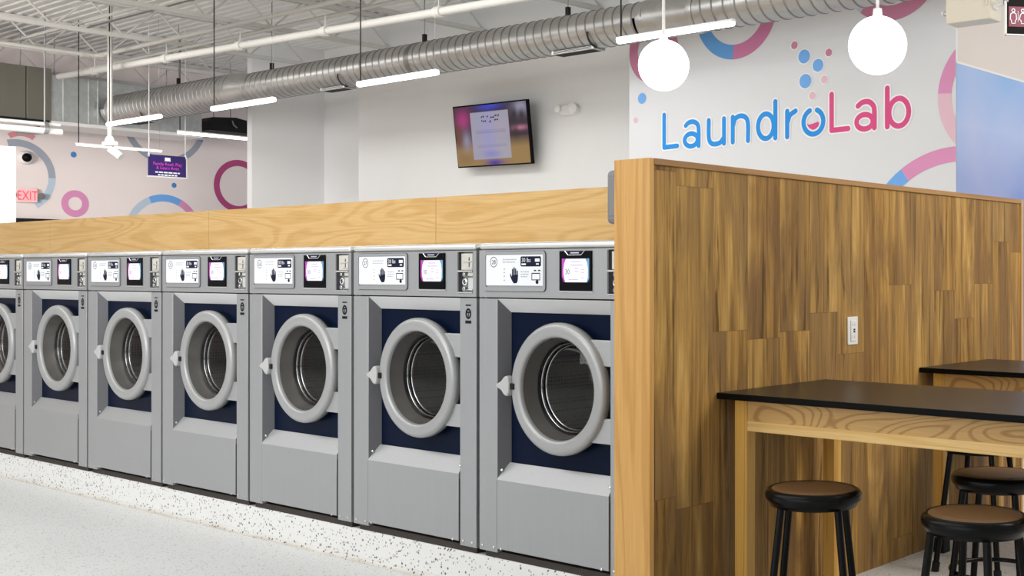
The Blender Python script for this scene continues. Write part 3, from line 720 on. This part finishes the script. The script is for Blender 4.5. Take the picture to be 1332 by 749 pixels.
for k, x in enumerate((.047, .104)):
    b.tube([(x + .009 * math.cos(j * PI / 8), -.0115, .142 + .009 * math.sin(j * PI / 8)) for j in range(17)], .0028, 'sign_white', 6)
    out = [(-.006, .128), (-.016, .122), (-.019, .09), (-.012, .086), (-.010, .068), (.010, .068), (.012, .086), (.019, .09), (.016, .122), (.006, .128), (-.006, .128)] if k == 0 else [(-.006, .128), (-.014, .118), (-.021, .092), (-.011, .086), (-.009, .068), (.009, .068), (.011, .086), (.021, .092), (.014, .118), (.006, .128), (-.006, .128)]
    b.tube([(x + dx, -.0115, z) for dx, z in out], .0028, 'sign_white', 6)
b.box(.0745, .0765, -.0115, -.0095, .08, .14, 'sign_white'); b.build('restroom_figures', t)

# ================================================================== PLYWOOD BULKHEAD
xs = [-20.0] + [onY(px, 300, 4.44).x for px in (65, 271.5, 567)] + [-3.145]
t = thing('plywood_bulkhead', 'long pine plywood bulkhead running behind the row of washers', 'bulkhead wall', (0, 0, 0), kind='thing')
for i, (x0, x1) in enumerate(zip(xs, xs[1:])):
    b = MB(); b.box(x0 + .0015, x1 - .0015, 4.44, 4.458, .155, 1.812, 'plywood'); b.build('plywood_sheet', t, smooth=0)
b = MB(); b.box(-20, -3.145, 4.458, 4.58, .155, 1.80, 'ash_rail'); b.build('stud_frame', t, smooth=0)

# ================================================================== WOODEN PARTITION
X0, X1, Y0, Y1, ZP = -3.138, -2.964, 3.38, 6.60, 1.805
t = thing('wood_partition', 'chest high wooden partition clad in brown vertical planks', 'partition', (0, 0, 0), kind='thing')
b = MB(); b.box(X0 + .01, X1 - .012, Y0 + .02, Y1 - .02, 0, ZP - .02, 'fir'); b.build('core', t, smooth=0)
b = MB(); b.box(X1 - .012, X1, Y0 + .004, Y1 - .024, 0, ZP - .024, 'plank'); b.build('plank_cladding', t, smooth=0)
b = MB(); b.box(X0 + .002, X1 + .006, Y0 - .02, Y0 + .004, 0, ZP, 'fir'); b.build('end_board', t, bevel=.002)
b = MB(); b.box(X0, X1 + .008, Y0 + .004, Y1 - .02, ZP - .024, ZP, 'fir_top'); b.build('cap_board', t, bevel=.002)
b = MB(); b.box(X0 + .002, X1 + .008, Y1 - .024, Y1, 0, ZP, 'fir'); b.build('end_board', t, bevel=.002)
b = MB(); b.box(X0, X0 + .01, Y0 + .004, Y1 - .024, 0, ZP - .024, 'fir'); b.build('back_panel', t, smooth=0)
# small grey box at its side
p = onY(787.5, 221.5, 3.47); q = onY(787.5, 291.5, 3.47)
b = MB(); b.box(p.x, X0, 3.47, 3.60, q.z, p.z, 'grey_box'); o = tag(b.build('wall_box', bevel=.02, seg=3), 'small grey rounded box fixed to the side of the wooden partition', 'box')
b = MB(); b.box(p.x + .02, X0, 3.467, 3.472, q.z + .03, p.z - .03, 'grey_box'); b.build('cover', o, bevel=.004)
# outlet
p = onX(1108.2, 430, X1)
t = thing('power_outlet', 'white power outlet on the plank partition above the table', 'power outlet', p)
b = MB(); b.box(0, .006, -.043, .043, -.064, .064, 'white_plastic'); b.build('cover_plate', t, bevel=.003)
b = MB(); b.box(.006, .010, -.022, .022, -.048, .048, 'white_plastic'); b.build('socket_face', t, bevel=.002)
b = MB()
for zz in (.028, -.028):
    for yy in (-.008, .008): b.box(.0095, .0105, yy - .0018, yy + .0018, zz - .006, zz + .006, 'ink_grey')
for zz in (.006, -.004): b.box(.0095, .0115, -.002, .010, zz - .004, zz + .003, 'ink_dark')
b.build('socket_slots', t, smooth=0)

# ================================================================== WASHERS
WW, WH = .886, 1.329
def rrect(x0, x1, z0, z1, r, n=5):
    out = []
    for cx, cz, a in ((x1 - r, z1 - r, 0), (x0 + r, z1 - r, 90), (x0 + r, z0 + r, 180), (x1 - r, z0 + r, 270)):
        for k in range(n + 1): t = math.radians(a + 90 * k / n); out.append((cx + r * math.cos(t), cz + r * math.sin(t)))
    return out
def plate(b, loop, y0, y1, m): b.prism([(x, y0, z) for x, z in loop], (0, y1 - y0, 0), m)
def frame(b, outer, inner, y0, y1, m):
    rows = [[(x, y1, z) for x, z in outer], [(x, y0, z) for x, z in outer], [(x, y0, z) for x, z in inner], [(x, y1, z) for x, z in inner]]
    b.grid(rows, m, True)
def label_plate(parent, num):
    lx0, lx1, lz0, lz1 = .047, .400, 1.146, 1.277
    U = lambda u: lx0 + (lx1 - lx0) * u
    V = lambda v: lz1 - (lz1 - lz0) * v
    b = MB(); plate(b, [(lx0, lz0), (lx1, lz0), (lx1, lz1), (lx0, lz1)], -.003, .0, 'label_white'); f = b.build('info_label', parent, smooth=0)
    y = -.0036
    def rect(b, u0, u1, v0, v1, m, yy=y): b.poly([(U(u0), yy, V(v1)), (U(u1), yy, V(v1)), (U(u1), yy, V(v0)), (U(u0), yy, V(v0))], m)
    b = MB(); cx, cz, r = U(.14), V(.235), .0225
    n = 32; b.grid([[(cx + q * math.cos(2 * PI * k / n), y, cz + q * math.sin(2 * PI * k / n)) for k in range(n)] for q in (r, r - .0028)], 'ink_dark', True)
    b.text(num, .026, (cx, y, cz - .009), (1, 0, 0), (0, 0, 1), 'ink_dark', 'CENTER'); b.build('machine_number', f, smooth=0)
    b = MB(); b.poly([(x, y, z) for x, z in rrect(U(.615), U(.965), V(.385), V(.06), .007)], 'ink_navy')
    b.text('30 lbs', .026, (U(.635), y - .0006, V(.245)), (1, 0, 0), (0, 0, 1), 'label_white', 'LEFT', .9)
    rect(b, .635, .71, .285, .34, 'label_white', y - .0006); rect(b, .865, .945, .13, .235, 'label_white', y - .0006); rect(b, .885, .93, .285, .33, 'label_white', y - .0006)
    b.build('capacity_badge', f, smooth=0)
    b = MB(); hx = lambda u, v: (U(.43 + .15 * u), y, V(.40 + .53 * v))
    b.poly([hx(*q) for q in ((.0, .42), (.07, .40), (.22, .58), (.25, .5), (.95, .46), (.92, .8), (.8, .98), (.45, 1.0), (.25, .85), (.05, .6))], 'ink_navy')
    for u0, u1, v0 in ((.24, .38, .1), (.42, .56, .0), (.6, .73, .08), (.79, .92, .2)):
        b.poly([hx(u0, .52), hx(u1, .52), hx(u1 + .0, v0 + .04), hx((u0 + u1) / 2, v0), hx(u0, v0 + .04)], 'ink_navy')
    b.build('hand_symbol', f, smooth=0)
    b = MB()
    for u0, u1, v in ((.30, .54, .155), (.30, .52, .24), (.62, .76, .555), (.62, .76, .635), (.62, .73, .71)):
        u = u0; rr = random.Random(int(v * 1000))
        while u < u1: L = rr.uniform(.02, .05); rect(b, u, min(u + L, u1), v - .016, v + .016, 'ink_grey'); u += L + .008
    for v in (.47, .58, .70, .83): rect(b, .318, .342, v - .02, v + .02, 'ink_grey')
    b.build('small_print', f, smooth=0)
    b = MB()
    for r_ in ((.805, .95, .59, .62), (.805, .95, .80, .825), (.805, .815, .62, .80), (.94, .95, .62, .80)): rect(b, *r_, 'ink_dark')
    for u in (.845, .915): rect(b, u, u + .04, .495, .535, 'ink_dark')
    b.poly([(U(u), y, V(v)) for u, v in ((.885, .94), (.87, .88), (.885, .83), (.897, .78), (.915, .83), (.925, .88), (.915, .94))], 'ink_navy')
    b.build('screen_symbol', f, smooth=0)
def make_washer(loc, label, num):
    t = thing('washing_machine', label, 'washing machine', loc, group='front loading washers in a row')
    # cabinet with chamfered window
    b = MB()
    b.box(0, .012, .03, .86, 0, 1.29, 'steel'); b.box(WW - .012, WW, .03, .86, 0, 1.29, 'steel'); b.box(.012, WW - .012, .85, .86, 0, 1.29, 'steel')
    b.box(0, .116, 0, .03, 0, 1.089, 'steel'); b.box(.778, WW, 0, .05, 0, 1.089, 'steel')
    b.prism([(.116, 0, 1.089), (.116, .05, 1.03), (.116, .055, 1.089)], (.662, 0, 0), 'lintel')
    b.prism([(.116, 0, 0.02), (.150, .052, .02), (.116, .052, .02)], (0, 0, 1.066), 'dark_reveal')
    b.box(.012, .778, .0505, .054, .02, .37, 'steel')
    b.build('cabinet', t, bevel=.003)
    b = MB(); b.box(0, WW, -.006, .86, 1.300, WH, 'cap_steel'); b.build('top_cap', t, bevel=.017, seg=4)
    b = MB()
    for q in ((0, .76, 1.095, 1.298), (.864, WW, 1.095, 1.298), (.76, .864, 1.095, 1.110), (.76, .864, 1.292, 1.298)): b.box(q[0], q[1], 0, .03, q[2], q[3], 'steel')
    cp = b.build('control_panel', t, smooth=0)
    b = MB(); frame(b, rrect(.030, .414, 1.122, 1.291, .016), rrect(.046, .401, 1.138, 1.279, .008), -.006, .002, 'steel'); frame(b, rrect(.0285, .4155, 1.1205, 1.2925, .017), rrect(.030, .414, 1.122, 1.291, .016), -.0015, .001, 'ink_dark'); b.build('label_bezel', cp, smooth=30)
    label_plate(t, num)
    # touch display
    b = MB(); bx0, bx1, bz0, bz1 = .497, .680, 1.127, 1.289
    plate(b, [(bx0, bz0), (bx1, bz0), (bx1, bz1), (bx0, bz1)], -.006, .001, 'black_plastic'); dsp = b.build('touch_display', t, bevel=.002)
    U = lambda u: bx0 + (bx1 - bx0) * u
    V = lambda v: bz1 - (bz1 - bz0) * v
    b = MB(); y = -.0066
    b.poly([(U(u), y, V(v)) for u, v in ((.09, .785), (.935, .785), (.935, .195), (.09, .195))], 'scr_grad')
    b.poly([(U(u), y - .0004, V(v)) for u, v in ((.09, .785), (.16, .785), (.09, .64))], 'ink_navy'); b.poly([(U(u), y - .0004, V(v)) for u, v in ((.935, .785), (.935, .69), (.88, .785))], 'ink_navy')
    b.poly([(U(u), y - .0006, V(v)) for u, v in ((.20, .785), (.86, .785), (.895, .66), (.90, .45), (.875, .3), (.82, .2), (.22, .2), (.165, .32), (.14, .48), (.15, .62))], 'scr_white')
    b.text('30', .030, (U(.19), y - .0010, V(.585)), (1, 0, 0), (0, 0, 1), 'scr_ink', 'LEFT', .92)
    for u0, u1, v in ((.38, .68, .275), (.36, .74, .36), (.50, .60, .44), (.50, .60, .52), (.70, .78, .47), (.70, .78, .54), (.70, .78, .68), (.3, .6, .72)):
        b.poly([(U(u), y - .0010, V(w)) for u, w in ((u0, v + .013), (u1, v + .013), (u1, v - .013), (u0, v - .013))], 'scr_pale')
    b.build('display_screen', dsp, smooth=0)
    b = MB(); P = [(.19, .0), (.29, .10), (.69, .10), (.80, .0)]
    b.poly([(U(u), y, V(v)) for u, v in P[::-1]], 'ink_navy')
    for p, q in zip(P, P[1:]): b.tube([(U(p[0]), y - .001, V(p[1] + .004)), (U(q[0]), y - .001, V(q[1] + .004))], .0018, 'chrome', 6)
    b.poly([(U(u), y - .0005, V(v)) for u, v in ((.36, .065), (.62, .065), (.62, .035), (.36, .035))], 'scr_pale')
    b.build('display_badge', dsp, smooth=0)
    b = MB(); b.box(bx0 - .004, bx1 + .004, -.004, .0, bz0 - .007, bz0 - .002, 'cap_steel'); b.build('display_ledge', dsp, smooth=0)
    # coin mechanism
    b = MB(); b.box(.760, .864, .028, .032, 1.110, 1.292, 'steel'); b.box(.760, .768, .0, .03, 1.11, 1.292, 'dark_reveal'); cm = b.build('coin_mechanism', t, smooth=0)
    b = MB(); b.box(.784, .858, .002, .028, 1.213, 1.285, 'beige_metal'); b.box(.835, .839, -.0005, .004, 1.222, 1.268, 'gap'); b.box(.80, .853, -.003, .004, 1.247, 1.252, 'cap_steel'); b.box(.822, .856, -.003, .004, 1.222, 1.226, 'chrome'); b.build('coin_slot', cm, bevel=.0015)
    b = MB(); b.box(.763, .862, -.003, .02, 1.204, 1.211, 'cap_steel'); b.box(.763, .862, -.003, .02, 1.111, 1.116, 'cap_steel'); b.build('coin_shelf', cm, smooth=0)
    b = MB(); b.lathe([(.010, -.002), (.017, -.012), (.017, -.016), (.010, -.018), (.009, .01)], (.803, .02, 1.160), (0, 1, 0), 'chrome', 20)
    b.lathe([(0, -.02), (.009, -.02), (.009, .01)], (.800, .02, 1.193), (0, 1, 0), 'chrome', 12); b.lathe([(0, -.02), (.010, -.02), (.010, .01)], (.800, .02, 1.130), (0, 1, 0), 'chrome', 12)
    b.box(.825, .857, .004, .028, 1.186, 1.202, 'beige_metal'); b.box(.822, .858, .008, .028, 1.128, 1.178, 'steel_lit'); b.box(.82, .860, -.002, .012, 1.123, 1.128, 'chrome'); b.build('coin_lock', cm, bevel=.0015)
    # decal on the right post
    b = MB(); y = -.0008; cx, cz = .834, 1.021
    b.grid([[(cx + rx * math.cos(2 * PI * k / 24), y, cz + rz * math.sin(2 * PI * k / 24)) for k in range(24)] for rx, rz in ((.019, .024), (.010, .015))], 'ink_dark', True)
    for q in ((cx - .010, cx + .010, cz + .003, cz + .010), (cx - .003, cx + .003, cz - .014, cz + .003), (cx - .018, cx + .018, cz + .034, cz + .040), (cx - .020, cx + .020, cz - .043, cz - .030)):
        b.poly([(q[0], y, q[2]), (q[1], y, q[2]), (q[1], y, q[3]), (q[0], y, q[3])], 'ink_dark')
    b.build('post_decal', t, smooth=0)
    # tub front with round opening
    ox, oz = .486, .722
    b = MB(); n = 64; outer, inner = [], []
    for k in range(n):
        a = 2 * PI * k / n; dx, dz = math.cos(a), math.sin(a)
        tx = ((.79 - ox) if dx > 0 else (ox - .118)) / max(abs(dx), 1e-6); tz = ((1.05 - oz) if dz > 0 else (oz - .35)) / max(abs(dz), 1e-6); r = min(tx, tz)
        outer.append((ox + dx * r, .052, oz + dz * r)); inner.append((ox + dx * .215, .052, oz + dz * .215))
    b.grid([outer, inner], 'navy', True); b.lathe([(.262, .052), (.262, .040), (.215, .040)], (ox, 0, oz), (0, 1, 0), 'black_matte', 48); b.build('tub_front', t, smooth=30)
    # door
    b = MB(); b.lathe([(.255, .034), (.270, .028), (.2735, .018), (.2735, .002), (.271, -.008), (.264, -.0155), (.254, -.019), (.238, -.0195), (.224, -.0175), (.2165, -.0145), (.2125, -.009), (.2105, .002)], (ox, 0, oz), (0, 1, 0), 'ring', 72)
    door = b.build('door', t, smooth=60)
    b = MB(); b.lathe([(.2106, .001), (.209, .012), (.205, .030), (.199, .056), (.194, .070)], (ox, 0, oz), (0, 1, 0), 'bowl', 64); b.build('door_bowl', door, smooth=60)
    b = MB(); b.lathe([(.196, .066), (.186, .058), (.15, .050), (.10, .045), (.04, .042), (0, .0415)], (ox, 0, oz), (0, 1, 0), 'glass', 48); b.build('door_glass', door, smooth=80)
    for z0, z1 in ((.826, .931), (.517, .619)):
        b = MB(); up = z0 > oz; zi, zo = (z0, z1) if up else (z1, z0)
        b.prism([(ox + .192, .006, zi), (ox + .174, .006, zo), (.7775, .006, zo), (.7775, .006, zi)], (0, .02, 0), 'hinge'); b.build('hinge_arm', door, bevel=.003)
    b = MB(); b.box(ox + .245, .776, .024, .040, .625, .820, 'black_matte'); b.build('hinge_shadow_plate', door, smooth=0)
    b = MB(); hx, hz = .222, .720
    pr = [(-.083, 0), (-.072, .010), (-.050, .020), (-.030, .040), (-.016, .046), (-.004, .040), (.002, .018), (.002, -.018), (-.004, -.036), (-.016, -.042), (-.030, -.036), (-.050, -.016), (-.072, -.008)]
    b.prism([(hx + x, -.034, hz + z) for x, z in pr], (0, .034, 0), 'handle'); b.build('door_handle', door, bevel=.006, seg=3)
    b = MB(); b.box(hx - .004, hx + .022, -.026, -.004, hz - .012, hz + .014, 'black_matte'); b.build('handle_latch', door, bevel=.003)
    # drum
    b = MB(); b.lathe([(.180, .104), (.205, .116), (.258, .135), (.258, .50), (.24, .53), (0, .54)], (ox, 0, oz), (0, 1, 0), 'drum', 56)
    for k in range(3):
        a = 2 * PI * k / 3 + .5; d = Vector((math.cos(a), 0, math.sin(a))); q = Vector((-d.z, 0, d.x)); o0 = Vector((ox, 0, oz))
        b.prism([o0 + d * .256 + q * .04 + Vector((0, .19, 0)), o0 + d * .205 + Vector((0, .19, 0)), o0 + d * .256 - q * .04 + Vector((0, .19, 0))], (0, .38, 0), 'drum')
    drum = b.build('drum', t, smooth=50)
    b = MB()
    for R, yy, r in ((.186, .086, .006), (.178, .104, .0055)):
        b.grid([[((ox + (R + r * math.cos(2 * PI * j / 8)) * math.cos(2 * PI * i / 64)), yy + r * math.sin(2 * PI * j / 8), oz + (R + r * math.cos(2 * PI * j / 8)) * math.sin(2 * PI * i / 64)) for j in range(8)] for i in range(65)], 'chrome', True)
    b.build('drum_rim', drum, smooth=80)
    b = MB(); b.lathe([(.215, .052), (.208, .064), (.196, .074), (.187, .080), (.188, .11)], (ox, 0, oz), (0, 1, 0), 'rubber', 48); b.build('door_gasket', drum, smooth=60)
    # service panel
    b = MB(); b.prism([(.117, .0505, .384), (.117, .046, .386), (.117, -.004, .314), (.117, -.004, .018), (.117, .0505, .018)], (.655, 0, 0), 'steel'); sp = b.build('service_panel', t, bevel=.0015, smooth=15)
    b = MB(); b.box(.112, .1165, -.001, .002, .02, .31, 'dark_reveal'); b.box(.7725, .7775, -.001, .002, .02, .29, 'gap'); b.build('panel_gap', sp, smooth=0)
    for x, y, z in ((.128, .018, .352), (.762, .018, .345)):
        b = MB(); b.lathe([(0, -.010), (.006, -.008), (.007, 0)], (x, y, z), (0, .86, -.5), 'screw', 10); b.build('screw', sp)
    for x in (.022, .095, .145, .735, .80, .86):
        b = MB(); b.lathe([(0, -.006), (.006, -.004), (.0065, 0)], (x, 0 if not .117 < x < .77 else -.004, .022), (0, 1, 0), 'screw', 10); b.build('screw', sp)
    b = MB(); b.box(.02, WW - .02, .02, .84, -.029, 0, 'base'); b.build('base_frame', t, smooth=0)
    return t
xl0 = -5.018 + .01
spots = [(1, '28', 'silver front load washer right against the wooden partition, partly hidden by it'),
         (0, '27', 'second silver washer from the wooden partition'),
         (-1, '26', 'third silver washer from the wooden partition'),
         (-2, '25', 'fourth silver washer from the wooden partition, middle of the row'),
         (-3, '24', 'fifth silver washer from the wooden partition'),
         (-4, '23', 'second silver washer from the left edge of the picture'),
         (-5, '22', 'leftmost silver washer, cut off by the picture edge')]
first = make_washer((xl0 + .906 * spots[0][0], 3.54, .184), spots[0][2], spots[0][1])
for k, num, label in spots[1:]:
    w = dup(first, (xl0 + .906 * k, 3.54, .184), label)
    for ch in list(w.children):
        if ch.name.startswith('info_label'):
            for g in list(ch.children): bpy.data.objects.remove(g)
            bpy.data.objects.remove(ch)
    label_plate(w, num)
# dark upright filler strips between the machines
# ================================================================== TABLES
def make_table(loc, label, L=1.85, D=.77):
    """loc: the wall end of the front edge"""
    t = thing('dining_table', label, 'table', loc, group='black topped tables against the partition')
    b = MB(); b.box(.003, L, 0, D, .890, .915, 'laminate'); o = b.build('tabletop', t, bevel=.002)
    b = MB(); b.box(.002, L + .001, -.0015, .0, .8905, .914, 'edge_black'); b.build('edge_band', o, smooth=0)
    for x in (.056, L - .116):
        for y in (.042, D - .10):
            b = MB(); b.box(x, x + .058, y, y + .058, .07, .890, 'ash_leg'); leg = b.build('leg', t, bevel=.003)
            b = MB(); b.box(x - .004, x + .062, y - .004, y + .062, 0, .075, 'black_matte'); b.build('leg_shoe', leg, bevel=.003)
    for y in (.050, D - .085):
        b = MB(); b.box(.114, L - .116, y, y + .02, .808, .890, 'ash_apron'); b.build('apron', t, smooth=0)
        b = MB(); b.box(.114, L - .116, y - .004, y + .03, .768, .808, 'ash_rail'); b.build('rail', t, bevel=.002)
    for x in (.075, L - .10):
        b = MB(); b.box(x, x + .02, .10, D - .10, .80, .890, 'ash_apron'); b.build('end_apron', t, smooth=0)
    return t
tb = make_table((X1, 3.763, 0), 'near black topped wooden table against the plank partition')
dup(tb, (X1, 5.386, 0), 'far black topped wooden table, behind the near one at right edge')

# ================================================================== STOOLS
def make_stool(loc, label, rot):
    t = thing('round_stool', label, 'stool', loc, (0, 0, rot), 'low round black stools with brown seats')
    R, zs = .174, .61
    b = MB(); b.lathe([(.150, zs - .001), (.158, zs + .001), (.168, zs - .004), (R, zs - .014), (R + .001, zs - .028), (R - .003, zs - .038), (.162, zs - .046), (.155, zs - .060), (.13, zs - .062), (0, zs - .062)], (0, 0, 0), (0, 0, 1), 'black_metal', 64); b.build('seat_rim', t, smooth=60)
    b = MB(); b.lathe([(.151, zs - .003), (.149, zs + .0005), (.10, zs + .001), (0, zs + .001)], (0, 0, 0), (0, 0, 1), 'seat', 64); b.build('seat', t, smooth=60)
    for k in range(4):
        a = PI / 2 * k; d = Vector((math.cos(a), math.sin(a), 0))
        b = MB(); b.tube([d * .142 + Vector((0, 0, zs - .055)), d * .215 + Vector((0, 0, .02))], .0135, 'black_metal', 12); leg = b.build('leg', t)
        b = MB(); b.tube([d * .211 + Vector((0, 0, .045)), d * .218 + Vector((0, 0, 0))], .018, 'rubber', 12); b.build('foot_cap', leg)
    b = MB(); rr = .176; b.grid([[((rr + .009 * math.cos(2 * PI * j / 8)) * math.cos(2 * PI * i / 48), (rr + .009 * math.cos(2 * PI * j / 8)) * math.sin(2 * PI * i / 48), .235 + .009 * math.sin(2 * PI * j / 8)) for j in range(8)] for i in range(49)], 'black_metal', True); b.build('foot_ring', t, smooth=80)
    return t
vr = YAW   # screen-right direction in the plan
st = make_stool((-2.449, 3.67, 0), 'round stool nearest the wooden partition, in front of the near table', vr + math.radians(33))
dup(st, (-1.777, 3.598, 0), 'round stool in front of the near table at the lower right corner', vr + math.radians(3))
dup(st, (-2.071, 4.379, 0), 'round stool tucked under the far side of the near table', vr + math.radians(15))
dup(st, (-2.565, 5.24, 0), 'round stool before the far table, only its legs showing behind', vr + math.radians(10))

# ================================================================== LIGHT
wd = bpy.data.worlds.new('World'); bpy.context.scene.world = wd; wd.use_nodes = True
wd.node_tree.nodes['Background'].inputs[0].default_value = (.95, .97, 1, 1); wd.node_tree.nodes['Background'].inputs[1].default_value = .45
def area(name, loc, target, sx, sy, power, col=(1, 1, 1), spread=180):
    l = bpy.data.lights.new(name, 'AREA'); l.shape = 'RECTANGLE'; l.size = sx; l.size_y = sy; l.energy = power; l.color = col; l.spread = math.radians(spread)
    o = bpy.data.objects.new(name, l); C.objects.link(o); o.location = loc
    o.rotation_euler = (Vector(target) - Vector(loc)).to_track_quat('-Z', 'Y').to_euler(); return o
area('aisle_fill', (-8, 1.0, 4.4), (-8, 2.0, 0), 12, 1.2, 140, (1, .99, .97))  # unseen overhead fills added to brighten the aisle, no fittings behind them
area('aisle_fill', (-7, -3.5, 4.4), (-7, -2.5, 0), 12, 1.2, 100, (1, .99, .97))
area('back_aisle_fill', (-12, 7.0, 4.2), (-12, 7.6, 0), 9, 1.0, 165, (1, .99, .97))  # fill lamp added to brighten the television wall and recess, no fitting modelled
area('partition_fill', (.3, 6.0, 3.4), (-2.6, 6.0, 1.2), 2.0, 2.5, 120, (1, .93, .82))  # warm fill added outside the view to brighten the partition face
area('far_wall_fill', (-12, -1.5, 2.9), (-20, 9.8, 3.1), 3, 2.0, 82, (1, .94, .91), 48)  # unseen narrow fill added to lift the far left wall
area('window_light', (-4, -5.5, 2.2), (-6, 4, 1.4), 10, 3, 175, (.95, .98, 1))

area('side_wall_fill', (-1.2, 11.5, 3.6), (-4.9, 11.2, 2.6), 1.5, 1.5, 70, (1, .97, .95))  # out-of-view fill added for the beige and blue side wall
area('ceiling_wash', (-6, -1.0, 2.6), (-13, 6.5, 4.9), 6, 2, 125, (1, .99, .97))  # unseen uplight added to brighten the roof deck
# ================================================================== CAMERA
cam = bpy.data.cameras.new('camera'); co = bpy.data.objects.new('camera', cam); C.objects.link(co)
cam.sensor_width = 36; cam.lens = 36 * F / 1332; co.location = (0, 0, H); co.rotation_euler = (PI / 2, 0, YAW)
cam.shift_x = (666 - CX) / 1332; cam.shift_y = (HY - 374.5) / 1332; cam.clip_start = .05
sc = bpy.context.scene; sc.camera = co
sc.view_settings.view_transform = 'Standard'; sc.view_settings.look = 'None'; sc.view_settings.exposure = 0.0
